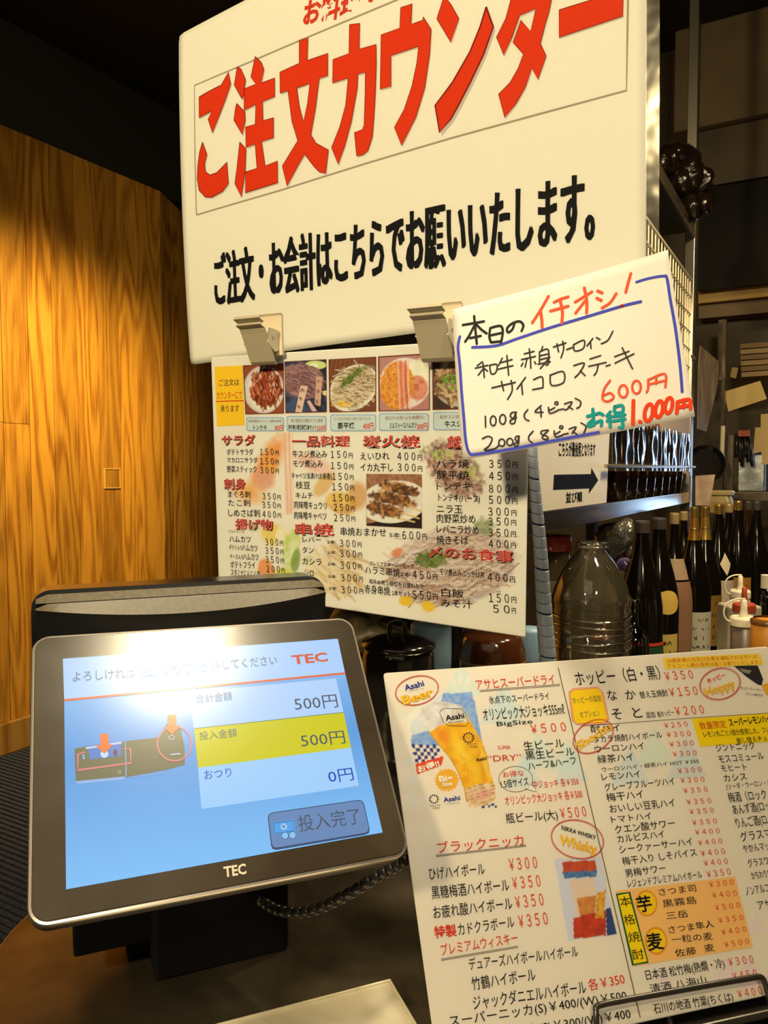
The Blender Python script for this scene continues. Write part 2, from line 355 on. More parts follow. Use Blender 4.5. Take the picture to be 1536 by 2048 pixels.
# numpy painter for soft printed pictures (works in the sheet's own points, listed by where they fall in the photo)
def lin3(c): return np.array(s2l(c))
class Paint:
    def __init__(s, X, Y, base): s.X, s.Y = X, Y; s.C = np.tile(np.array(base, float), (len(X), 1)); s.view = (0, 0, 1)
    def xy(s, x, y): return s.view[0] + x / s.view[2], s.view[1] + y / s.view[2]
    def sub(s, x0, x1, y0, y1): return np.nonzero((s.X >= x0) & (s.X <= x1) & (s.Y >= y0) & (s.Y <= y1))[0]
    def mix(s, idx, c, a):
        a = np.asarray(a)[:, None] if np.ndim(a) else a
        s.C[idx] = s.C[idx] * (1 - a) + np.array(ink(c)) * a
    def noise(s, idx, sc_, seed=0, oct=2):
        out = 0; amp = 1; tot = 0
        for o in range(oct):
            x = s.X[idx] / sc_ * 2 ** o + seed * 17.3; y = s.Y[idx] / sc_ * 2 ** o + seed * 9.1; xi, yi = np.floor(x), np.floor(y); fx, fy = x - xi, y - yi
            fx = fx * fx * (3 - 2 * fx); fy = fy * fy * (3 - 2 * fy)
            hsh = lambda a, b: np.modf(np.abs(np.sin(a * 127.1 + b * 311.7 + seed) * 43758.5453))[0]
            v = (hsh(xi, yi) * (1 - fx) + hsh(xi + 1, yi) * fx) * (1 - fy) + (hsh(xi, yi + 1) * (1 - fx) + hsh(xi + 1, yi + 1) * fx) * fy
            out = out + v * amp; tot += amp; amp *= .5
        return out / tot
    def ell(s, cx, cy, rx, ry, rot, c, a=1., soft=.15, nz=0., nsc=12, c2=None, clip=None):
        cx, cy = s.xy(cx, cy); rx, ry = rx / s.view[2], ry / s.view[2]; m = max(rx, ry) * 1.15; idx = s.sub(cx - m, cx + m, cy - m, cy + m)
        if clip is not None: idx = idx[s.inside(idx, clip)]
        if not len(idx): return
        dx, dy = s.X[idx] - cx, s.Y[idx] - cy; cr, sr = math.cos(R_(rot)), math.sin(R_(rot)); d = np.hypot((dx * cr + dy * sr) / rx, (-dx * sr + dy * cr) / ry)
        n = s.noise(idx, nsc, int(cx) % 97) if (nz or c2) else None
        if nz: d = d + (n - .5) * nz
        al = np.clip((1 - d) / soft, 0, 1) * a
        if c2: 
            t = np.clip((n - .3) / .4, 0, 1)[:, None]; cc = np.array(ink(c)) * (1 - t) + np.array(ink(c2)) * t; s.C[idx] = s.C[idx] * (1 - al[:, None]) + cc * al[:, None]
        else: s.mix(idx, c, al)
    def inside(s, idx, pts):
        p = [s.xy(*q) for q in pts]; x, y = s.X[idx], s.Y[idx]; r = np.zeros(len(idx), bool); n = len(p)
        for i in range(n):
            (x0, y0), (x1, y1) = p[i], p[(i + 1) % n]
            if y0 == y1: continue
            r ^= ((y0 > y) != (y1 > y)) & (x < (x1 - x0) * (y - y0) / (y1 - y0) + x0)
        return r
    def poly(s, pts, c, a=1., c2=None, nsc=10, grad=None):
        p = np.array([s.xy(*q) for q in pts]); idx = s.sub(p[:, 0].min(), p[:, 0].max(), p[:, 1].min(), p[:, 1].max()); idx = idx[s.inside(idx, pts)]
        if not len(idx): return
        if c2 is not None:
            t = np.clip((s.noise(idx, nsc, len(idx) % 31) - .3) / .4, 0, 1)
            if grad: t = np.clip((s.Y[idx] - p[:, 1].min()) / np.ptp(p[:, 1]), 0, 1)
            cc = np.array(ink(c)) * (1 - t[:, None]) + np.array(ink(c2)) * t[:, None]; s.C[idx] = s.C[idx] * (1 - a) + cc * a
        else: s.mix(idx, c, a)
    def stroke(s, pts, w_, c, a=1., clip=None):
        p = np.array([s.xy(*q) for q in pts]); w_ = w_ / s.view[2] / 2; idx = s.sub(p[:, 0].min() - w_, p[:, 0].max() + w_, p[:, 1].min() - w_, p[:, 1].max() + w_)
        if clip is not None and len(idx): idx = idx[s.inside(idx, clip)]
        if not len(idx): return
        d = np.full(len(idx), 1e9)
        for q0, q1 in zip(p[:-1], p[1:]):
            e = q1 - q0; t = np.clip(((s.X[idx] - q0[0]) * e[0] + (s.Y[idx] - q0[1]) * e[1]) / (e @ e + 1e-9), 0, 1)
            d = np.minimum(d, np.hypot(s.X[idx] - q0[0] - t * e[0], s.Y[idx] - q0[1] - t * e[1]))
        s.mix(idx, c, np.clip((w_ - d) / max(w_ * .5, .4), 0, 1) * a)
    def pile(s, cx, cy, rx, ry, n, ln, w_, pal, ang=0., jit=30., a=.9, clip=None, curve=0., rot=0.):
        for _ in range(n):
            t = rng.uniform(0, 2 * math.pi); r = math.sqrt(rng.uniform()); x, y = rx * r * math.cos(t), ry * r * math.sin(t)
            cr, sr = math.cos(R_(rot)), math.sin(R_(rot)); x, y = cx + x * cr - y * sr, cy + x * sr + y * cr
            g = R_(ang + rng.uniform(-jit, jit)); l = ln * rng.uniform(.6, 1.3) / 2; k = rng.uniform(-curve, curve) * l
            dx, dy = math.cos(g) * l, math.sin(g) * l
            s.stroke([(x - dx, y - dy), (x - dy / l * k, y + dx / l * k), (x + dx, y + dy)], w_ * rng.uniform(.7, 1.3), pal[rng.integers(len(pal))], a, clip)

# ================================================================== structure
wood = wood_mat('oak_boards', (.36, .13, .012), (.72, .335, .04))
blackp = mat('black_paint', (.012, .010, .009), .8)
steel = noise_mat('counter_steel', (.16, .135, .10), (.62, .52, .38), (7, 7, 7), (.16, .38), .97, .3, 4, .004)  # golden reflections put into the steel colour as lighter random patches
brushed = noise_mat('brushed_steel', (.46, .45, .43), (.52, .51, .48), (4, 1.2, 160), (.16, .22), 1., .0, 3, .0005)
darksteel = mat('dark_steel', (.10, .10, .10), .3, metal=.9)
carpetm = noise_mat('carpet_pile', (.012, .016, .034), (.03, .038, .07), (60, 60, 60), (.9, .95), 0, .8, 4, .004)

wl = thing('wall_left', None, None, (-3.84, 3.2, 0)); wl['kind'] = 'structure'
obj('backing', boxr(-3.90, -3.835, 1.2, 3.705, 0, 3.32), blackp, wl)
ys = [1.30, 1.45, 1.60, 1.752, 1.905, 2.06, 2.215, 2.369, 2.566, 2.722, 2.876, 3.038, 3.193, 3.349, 3.518, 3.70]
zj = {8: on_x(30, 847, -3.81)[2], 7: on_x(0, 844, -3.81)[2], 9: None}
for i in range(len(ys) - 1):
    a, b = ys[i], ys[i + 1]; cuts = [.165, 3.32]; c = zj.get(i)
    if c is None and i % 3 == 1 and i < 7: c = 1.1 + .3 * i
    if i == 9: c = None
    if c: cuts.insert(1, c)
    for z0, z1 in zip(cuts[:-1], cuts[1:]):
        pr = .001 * rng.uniform(-1, 1)
        obj('plank', boxr(-3.835, -3.81 + pr, a + .0018, b - .0018, z0 + .001, z1 - .001), wood, wl, bevel=.0015, origin=(-3.82, (a + b) / 2, z0))
wr = thing('wall_corner', None, None, (-3.81, 3.7, 0)); wr['kind'] = 'structure'
dv = np.array([-math.sin(R_(-28)), math.cos(R_(-28)), 0]); nv_ = np.array([math.cos(R_(-28)), math.sin(R_(-28)), 0])
d2 = np.array([.30, .954, 0]); d2 /= np.linalg.norm(d2)
d2 = np.array([-.42, .907, 0]); n2 = np.array([.907, .42, 0])
pos = 0.
for wd in (.19, .12, .17, .16, .18, .16, .2, .2):
    c = np.array([-3.81, 3.70, 0]) + d2 * (pos + wd / 2) - n2 * .012
    obj('plank', box(c + np.array([0, 0, (3.32 + .165) / 2]), (wd - .0025, .024, 3.155), np.array([d2, n2, [0, 0, 1]])), wood, wr, bevel=.0015, origin=c + np.array([0, 0, .165])); pos += wd
obj('backing', box(np.array([-3.81, 3.70, 1.66]) + d2 * pos / 2 - n2 * .04, (pos, .03, 3.32), np.array([d2, n2, [0, 0, 1]])), blackp, wr)
bbm = wood_mat('oak_skirting', (.26, .10, .014), (.5, .26, .06), 4.)
o = obj('baseboard_left', boxr(-3.835, -3.775, 1.2, 3.72, 0, .165), bbm, bevel=.004); o['kind'] = 'structure'
o = obj('floor', boxr(-5.2, 3, -2.6, 6.2, -.05, 0), mat('dark_floor', (.035, .028, .022), .5)); o['kind'] = 'structure'
# ribbed carpet
V, F = [], []; n = 0
tk = thing('floor_mat', 'dark blue ribbed carpet mat on the floor at lower left', 'mat', (-2.6, 1.9, 0))
obj('base', boxr(-3.74, -1.4, .2, 3.6, .0005, .006), carpetm, tk)
rb = []
for k in range(118): rb.append(box((-2.57, .22 + k * .0286, .010), (2.32, .019, .008)))
o = obj('rib', join(*rb), carpetm, tk, kind='stuff')
o = obj('ceiling', boxr(-5.2, 3, -2.6, 6.2, 3.9, 4.0), blackp); o['kind'] = 'structure'
o = obj('wall_far', boxr(-5.2, -1.2, 6.0, 6.1, 0, 3.9), mat('far_dark_wall', (.02, .017, .014), .8)); o['kind'] = 'structure'
o = obj('wall_bulkhead', boxr(-4.0, -3.86, -2.6, 4.4, 3.325, 3.9), mat('bulkhead_paint', (.02, .016, .012), .8)); o['kind'] = 'structure'
brownw = noise_mat('kitchen_plaster', (.10, .075, .04), (.17, .125, .07), (3, 3, 3), (.6, .8), 0, .3, 5, .004)
o = obj('wall_back', boxr(-2.2, 1.6, 4.75, 4.85, 0, 3.9), noise_mat('kitchen_dark', (.028, .020, .010), (.05, .036, .018), (2, 2, 2), (.5, .7), 0)); o['kind'] = 'structure'
# beams and ducts of the kitchen above the shelf, at their heights on that wall
o = obj('trim_1', boxr(-.80, 1.2, 4.55, 4.75, 3.36, 3.9), brownw, bevel=.01); o['kind'] = 'structure'
o = obj('trim_2', boxr(-.72, 1.2, 4.60, 4.75, 3.055, 3.355), noise_mat('duct_brown', (.05, .034, .018), (.09, .06, .03), (4, 4, 4), (.4, .6), 0), bevel=.005); o['kind'] = 'structure'
o = obj('trim_3', boxr(-.66, 1.2, 4.58, 4.75, 2.425, 2.56), noise_mat('beam_yellow', (.30, .20, .06), (.42, .29, .09), (5, 5, 5), (.5, .7), 0), bevel=.004); o['kind'] = 'structure'
o = obj('trim_4', boxr(-.66, 1.2, 4.62, 4.75, 2.35, 2.42), brownw); o['kind'] = 'structure'

# ------------------------------------------------ counters
ZC = 1.054
pts = [(.55, .346)] + [(-.504 + .2016 * math.cos(R_(a)), .547 + .2016 * math.sin(R_(a))) for a in range(-90, -181, -9)] + [(-.7056, .98), (.55, .98)]
t = thing('order_counter', 'dark stained steel order counter with rounded corner under the touch display', 'counter', (-.2, .75, 0))
obj('worktop', prism(pts[::-1], (0, 0, 0), (1, 0, 0), (0, 1, 0), (0, 0, 1), ZC - .03, ZC), steel, t, bevel=.002)
pin = [(x + (.03 if x < 0 else -.03), max(y, .39)) for x, y in pts]
obj('body', prism(pin[::-1], (0, 0, 0), (1, 0, 0), (0, 1, 0), (0, 0, 1), 0, ZC - .03), mat('counter_body', (.03, .025, .02), .6), t)
t = thing('back_counter', 'steel kitchen counter carrying bottles and pots behind the menus', 'counter', (-.5, 2.4, 0))
obj('worktop', boxr(-1.15, .35, 1.005, 3.66, .93, .97), brushed, t, bevel=.002)
obj('body', boxr(-1.1, .3, 1.03, 3.62, 0, .93), mat('counter_body', (0, 0, 0)), t)

# ================================================================== printed sheets
K = (28, 26, 24); RED = (222, 58, 30); NAVY = (40, 45, 120); BRN = (150, 70, 40); YEL = (250, 200, 30); WHT = (244, 228, 190)
def T(s): # "x0 y0 x1 y1 h colour text" rows
    out = []
    for l in s.strip('\n').split('\n'):
        if l.strip():
            p = l.strip().split(None, 6); out.append((*map(float, p[:5]), p[5], p[6]))
    return out
COLS = {'k': K, 'r': RED, 'n': NAVY, 'b': BRN, 'y': (250, 196, 20), 'w': (250, 240, 215), 'o': (226, 110, 20), 'g': (110, 104, 60), 'c': (212, 70, 30), 'd': (70, 60, 45)}
OFF = {'B': .018, 'Q': .013, 'X': .032}
def fw(t, c):
    return ''.join(chr(ord(q) + 0xFEE0) if q.isdigit() else q for q in t) if ('P' in c or (t[0] == '￥' and len(t) == 4)) else t
def keys(rows):
    k = []
    for r in rows:
        c, t = r[5], fw(r[6], r[5])
        if 'P' in c: k += [(t, 0.), ('円', 0.)]
        elif 'H' in c: k += [(t, .034), (t, .018), (t, .004)]
        elif 'Y' in c: k += [(t, .03), (t, .008)]
        else: k.append((t, OFF.get(c[1:], 0.)))
    return k
def put(p, rows, view, h=.0005):
    p.view = view
    for x0, y0, x1, y1, hh, c, t in rows:
        t = fw(t, c)
        if 'P' in c:
            dx, dy = x1 - x0, y1 - y0; p.text(t, x0, y0, x0 + dx * .73, y0 + dy * .73, hh, COLS[c[0]], 0., h); p.text('円', x0 + dx * .82, y0 + dy * .82, x1, y1, hh * .78, COLS[c[0]], 0., h)
        elif 'H' in c:
            p.text(t, x0 + 3, y0 + 5, x1 + 3, y1 + 5, hh, (60, 22, 14), .034, h); p.text(t, x0, y0, x1, y1, hh, (250, 196, 170), .018, h + .00012); p.text(t, x0, y0, x1, y1, hh, (216, 56, 34), .004, h + .00024)
        elif 'Y' in c:
            p.text(t, x0, y0, x1, y1, hh, (226, 110, 20), .03, h); p.text(t, x0, y0, x1, y1, hh, YEL, .008, h + .00012)
        elif 'Q' in c:
            for q, dx in enumerate((0, -1.5, 1.5)): p.text(t, x0 + dx, y0 + (2 if q > 2 else 0), x1 + dx * 1.5, y1 + (2 if q > 2 else 0), hh, COLS[c[0]], OFF['Q'], h + .00005 * q)
        else: p.text(t, x0, y0, x1, y1, hh, COLS[c[0]], OFF.get(c[1:], 0.), h)

# rows of the food menu, read off three enlargements
F4 = T('''
195 178 490 175 88 rH サラダ
238 265 470 265 56 k ポテトサラダ
530 263 692 265 56 kP 150
240 332 508 335 50 k マカロニサラダ
532 345 693 347 56 kP 150
240 415 500 418 58 k 野菜スティック
532 424 694 426 56 kP 300
215 562 405 562 92 rH 刺身
250 637 445 640 60 k まぐろ刺
552 652 712 655 56 kP 350
252 712 445 715 60 k たこ刺
549 727 712 732 56 kP 350
252 803 530 808 66 k しめさば刺
552 810 714 815 56 kP 400
315 912 645 922 90 rH 揚げ物
252 943 388 950 26 d ミルフィーユ
262 1030 450 1035 62 k ハムカツ
577 1056 733 1060 60 kP 300
258 1090 372 1100 42 k ポテト入り
375 1105 508 1115 64 k ハムカツ
577 1130 737 1138 58 kP 350
266 1172 380 1182 42 k チーズ入り
382 1185 518 1192 64 k ハムカツ
580 1208 740 1216 58 kP 350
272 1255 488 1262 62 k ポテトフライ
588 1290 747 1298 58 kP 200
275 1322 530 1345 62 k スタミナにんにく揚
590 1372 747 1380 55 kP 300
278 1400 500 1410 50 k エビフライ
812 185 1318 190 92 rH 一品料理
815 285 1118 288 64 k 牛スジ煮込み
1150 288 1342 290 60 kP 150
820 370 1080 373 64 k モツ煮込み
1152 385 1348 390 60 kP 150
808 470 1158 478 54 k キャベツ浅漬け(お新香)
1165 480 1350 484 60 kP 150
843 558 970 562 66 k 枝豆
1165 572 1355 576 62 kP 150
842 645 992 648 58 k キムチ
1168 668 1358 672 62 kP 150
830 732 1115 744 68 k 肉味噌キュウリ
1178 752 1360 756 60 kP 250
830 825 1115 835 68 k 肉味噌キャベツ
1180 844 1365 848 62 kP 250
838 962 1180 972 102 rH 串焼
903 1030 1065 1035 54 k レバー
1118 1040 1192 1042 30 k 2本
1232 1068 1420 1075 62 kP 300
903 1125 1000 1130 60 k タン
1122 1130 1195 1132 28 k 2本
1233 1158 1425 1165 62 kP 300
903 1225 1068 1235 64 k カシラ
1122 1232 1198 1236 28 k 2本
1237 1262 1425 1270 64 kP 300
918 1325 1000 1330 60 k シロ
1128 1340 1200 1344 28 k 2本
1242 1370 1432 1378 64 kP 300
1133 1445 1205 1450 30 k 2本
1245 1475 1435 1483 62 kP 300
''')
F5 = T('''
100 168 540 172 88 rH 炭火焼
82 270 305 268 62 k えいひれ
365 268 555 270 58 kP 400
82 355 330 358 64 k イカ丸干し
368 352 556 358 58 kP 300
-69 847 280 858 64 k 串焼おまかせ
305 862 388 865 38 k 5本
405 875 592 880 60 kP 600
150 1078 490 1098 32 k プレミアムオージービーフ
118 1140 385 1168 62 k ハラミ串焼
390 1160 465 1165 32 k 2本
485 1178 672 1188 60 kP 450
148 1218 568 1262 38 k 和牛の希少部位を日替わりで
115 1290 310 1310 68 k 赤身串焼
325 1310 468 1320 44 k 2本セット
485 1335 675 1342 64 kP 550
748 178 1130 180 94 rH 鉄板焼
665 330 915 330 66 k バラ焼
1070 328 1290 328 60 kP 350
668 415 918 420 66 k 豚平焼
1070 422 1290 424 62 kP 450
668 500 925 500 62 k トンテキ
1068 518 1288 522 60 kP 800
680 584 998 597 60 k トンテキ(ハーフ)
1068 605 1286 608 62 kP 500
670 675 865 680 66 k ニラ玉
1064 695 1280 698 62 kP 300
668 750 965 757 68 k 肉野菜炒め
1066 770 1278 773 60 kP 350
668 830 990 842 66 k レバニラ炒め
1066 855 1276 860 60 kP 350
668 915 912 920 68 k 焼きそば
1068 942 1276 946 60 kP 400
610 1010 1255 1058 86 rH 〆のお食事
692 1150 1035 1180 54 k モツ煮込みぶっかけ丼
1060 1198 1268 1208 62 kP 400
705 1315 875 1330 66 k 白飯
1070 1358 1280 1368 66 kP 150
700 1395 945 1410 62 k みそ汁
1102 1440 1276 1448 60 kP 50
''')
F3 = T('''
118 530 242 525 42 d ご注文は
105 612 260 608 50 c カウンターにて
128 690 242 688 44 d 承ります
330 798 412 798 30 kB トンテキ
462 802 512 802 36 rB 800円
300 752 500 752 16 b 焼肉店直営だからこそ、自慢の肉料理
545 798 716 798 32 kB 和牛希少部位串焼2本セット
720 805 772 805 36 rB 550円
562 752 757 752 22 b 希少部位を日替わりでご提供
848 792 952 790 38 kB 豚平焼
1005 796 1068 793 42 rB 450円
828 742 1050 740 22 b ソースとマヨネーズのベストマッチ
1168 790 1332 786 36 kB ミルフィーユハムカツ
1335 799 1400 795 42 rB 300円
1140 738 1382 732 24 b 昔ながらの赤ハムを4枚重ねた
1505 782 1720 776 38 kB 牛スジ煮込み
1475 732 1720 726 24 b 和牛スジ肉をじっくり
''')
D4 = T('''
820 347 1425 302 84 r アサヒスーパードライ
918 454 1380 420 60 k 氷点下のスーパードライ
875 585 1500 535 98 k オリンピック大ジョッキ555mℓ
975 624 1250 602 36 k BigSize
1240 680 1510 660 68 r ￥500
982 802 1080 798 28 c SUPER
905 902 1165 890 62 c “DRY”
1185 812 1495 785 72 k 生ビール
1200 885 1574 848 70 k 黒生ビール
1220 965 1586 918 68 k ハーフ&ハーフ
1022 1020 1185 1003 46 r お得な
1010 1102 1222 1078 66 k 1.5倍サイズ
1255 1105 1605 1076 64 r 中ジョッキ 各￥350
1040 1235 1635 1177 74 r オリンピック大ジョッキ 各￥500
1048 1372 1445 1340 80 k 瓶ビール(大)
270 352 418 312 48 nB Asahi
300 360 412 340 12 n アサヒビール
258 462 495 388 74 yY Beer
372 982 538 928 52 wX お得!!
532 1052 634 1040 46 wX Big
556 1088 634 1075 30 wX Size
582 582 726 560 44 kB Asahi
600 600 720 588 10 k BEER COMPANY
815 895 895 880 26 kB Asahi
740 768 815 762 9 k TOKYO 2020
565 1207 692 1188 36 nB Asahi
588 1224 685 1216 12 n アサヒビール
455 1240 540 1232 10 k TOKYO 2020
''')
D6 = T('''
200 240 815 182 84 r ブラックニッカ
140 430 537 390 90 k ひげハイボール
712 360 912 342 84 r ￥300
158 567 712 507 94 k 黒糖梅酒ハイボール
735 492 935 475 84 r ￥350
170 708 735 638 94 k お疲れ酸ハイボール
758 632 958 608 88 r ￥350
178 848 335 828 88 rB 特製
348 828 748 768 92 k カドクラボール
780 770 988 745 90 r ￥350
225 972 773 880 88 r プレミアムウィスキー
425 1075 1203 978 90 k デュアーズハイボールハイボール
445 1218 900 1148 98 k 竹鶴ハイボール
455 1358 1262 1240 104 k ジャックダニエルハイボール
1280 1222 1538 1172 88 r 各￥350
285 1482 1552 1290 88 k スーパーニッカ(S)￥400/(W)￥500
330 1622 1580 1420 88 k ブラックニッカ(S)￥300/(W)￥400
1080 68 1325 142 32 kB NIKKA WHISKY
1064 170 1332 245 72 yY Whisky
''')
D5 = T('''
188 290 785 242 104 k ホッピー（白・黒）
815 250 1013 236 60 r ￥350
825 127 1462 95 30 o 20歳未満の方及びお車を運転される方への
830 164 1485 135 30 o アルコール類の提供は固くお断りいたします。
1115 274 1240 228 42 rB ホッピー
1102 362 1312 295 66 yY Hoppy
1340 312 1495 327 20 k ホッピーでハッピー
1378 357 1498 364 20 k プリン体ゼロ
162 417 362 397 48 g ホッピーの追加
215 517 355 502 50 g オプション
412 395 478 390 78 k な
540 390 612 382 76 k か
637 377 833 360 50 k 替え玉焼酎
848 364 1045 350 60 r ￥150
442 530 512 526 86 k そ
592 520 655 514 86 k と
680 516 743 511 46 k 追加
762 510 876 494 42 k 瓶ホッピー
888 496 1090 482 60 r ￥200
200 742 440 590 70 yY Shochu
290 618 497 608 54 k 酎ハイ
310 692 793 655 50 k タカラ焼酎ハイボール
320 762 668 735 54 k ウーロンハイ
340 835 592 815 58 k 緑茶ハイ
368 895 1048 832 34 d ウーロンハイ・緑茶ハイ HOT ￥350
368 957 640 932 54 k レモンハイ
388 1032 882 985 58 k グレープフルーツハイ
403 1105 663 1078 62 k 梅干ハイ
425 1185 885 1138 62 k おいしい豆乳ハイ
435 1257 718 1227 54 k トマトハイ
462 1332 885 1282 62 k クエン酸サワー
478 1397 810 1357 58 k カルピスハイ
808 585 972 573 36 r ￥250
825 650 993 640 36 r ￥300
845 717 1015 706 36 r ￥300
868 787 1035 775 36 r ￥300
903 905 1070 893 36 r ￥300
922 972 1090 962 36 r ￥300
943 1045 1112 1033 36 r ￥350
965 1124 1137 1112 36 r ￥350
985 1194 1157 1180 36 r ￥350
1005 1270 1177 1255 36 r ￥350
1025 1337 1197 1325 36 r ￥400
1045 1412 1215 1395 36 r ￥400
1060 597 1245 582 54 c 数量限定
1268 577 1660 536 60 kB スーパーレモンハイボール
1085 652 1640 612 44 k レモン丸ごと1個分使用した、フレッシュ
1318 697 1640 664 42 k 差し替えチューハイ
1175 755 1445 735 58 k ジントニック
1195 835 1510 807 60 k モスコミュール
1210 895 1390 882 52 k モヒート
1230 967 1390 952 56 k カシス
1245 1022 1660 976 44 k (ソーダ・ウーロン・オレンジ)
1265 1112 1640 1075 74 k 梅酒（ロック・割）
1295 1197 1700 1148 74 k あんず酒(ロック・割)
1318 1292 1720 1240 76 k りんご酒(ロック・割)
1350 1387 1720 1335 72 k グラスマッコリ
78 1222 258 1207 72 r ￥500
''')
D7 = T('''
258 292 890 218 74 k シークァーサーハイ
285 392 925 312 74 k 梅干入り しそバイス
310 497 658 447 74 k 男梅サワー
330 587 970 502 74 k レジェンドプレミアムハイボール
960 312 1168 292 50 r ￥400
985 397 1192 378 50 r ￥400
1012 497 1218 470 56 r ￥350
265 752 360 738 88 k 本
300 910 395 896 92 k 格
338 1060 438 1046 92 k 焼
372 1210 468 1196 92 k 酎
418 800 545 782 140 kB 芋
505 1130 640 1112 150 kB 麦
598 657 918 617 68 k さつま司
632 757 922 720 68 k 黒霧島
662 860 848 838 66 k 三岳
683 982 1072 925 68 k さつま隼人
708 1067 1062 1032 68 k 一粒の麦
738 1182 920 1157 68 k 佐藤
990 1142 1080 1130 68 k 麦
1030 582 1243 557 48 c ￥300
1057 674 1270 652 48 c ￥400
1082 782 1297 754 48 c ￥500
1110 890 1325 862 48 c ￥350
1137 992 1350 962 48 c ￥400
1162 1100 1375 1067 48 c ￥500
488 1384 1165 1275 92 k 日本酒 松竹梅(熱燗・冷)
1200 1260 1413 1232 70 r ￥300
525 1502 1010 1422 88 k 清酒 八海山
1238 1387 1445 1352 70 r ￥450
555 1674 1240 1565 92 k 石川の地酒 竹葉(ちくは)
1280 1537 1490 1500 70 r ￥400
1330 285 1640 245 76 k やかんマッコリ
1370 412 1640 370 76 k グラスワイン
1400 517 1640 480 74 k かちわりワイン
1350 657 1640 607 86 k ノンアルコール
1455 777 1640 747 84 k アサヒ
''')
SC = T('''
218 470 480 450 44 g よろしければ
500 448 780 424 42 g 投入完了を
795 422 1068 398 42 g 押してください
1130 396 1278 382 38 cX TEC
730 556 880 544 36 g 合計金額
1142 590 1320 574 60 d 500円
745 711 900 696 36 g 投入金額
1168 742 1350 724 60 d 500円
765 876 878 863 42 n おつり
1282 890 1385 876 58 n 0円
1158 1092 1415 1056 70 d 投入完了
''')
POST = T('''
605 52 745 22 48 rX お料理・
432 614 1188 480 104 kQ ご注文・お会計はこちらでお願いいたします。
''')
ARW = T('''
330 182 540 180 88 kB こちらが最後尾となります
370 447 465 440 62 kB 並び順
''')
BZ = T('''
800 277 880 264 38 wX TEC
''')
prewarm(sum([keys(q) for q in (F4, F5, F3, D4, D5, D6, D7, SC, POST, ARW, BZ)], []) + [('¥', 0.), ('内', 0.), ('も', 0.), ('ハ', 0.), ('ラ', 0.), ('ミ', 0.), ('カラ', 0.), ('お料理・お飲物の', .03)])

paper = attr_mat('printed_paper', rough=.55)
plain_white = mat('white_paper', ink((245, 228, 184)), .6, spec=.2)
clear = film_mat('laminate_film', (.97, .97, .95), .06, .5, (9, .12, .006))
clear2 = film_mat('laminate_film_flat', (.97, .97, .95), .1, .55, (14, .25, .006))

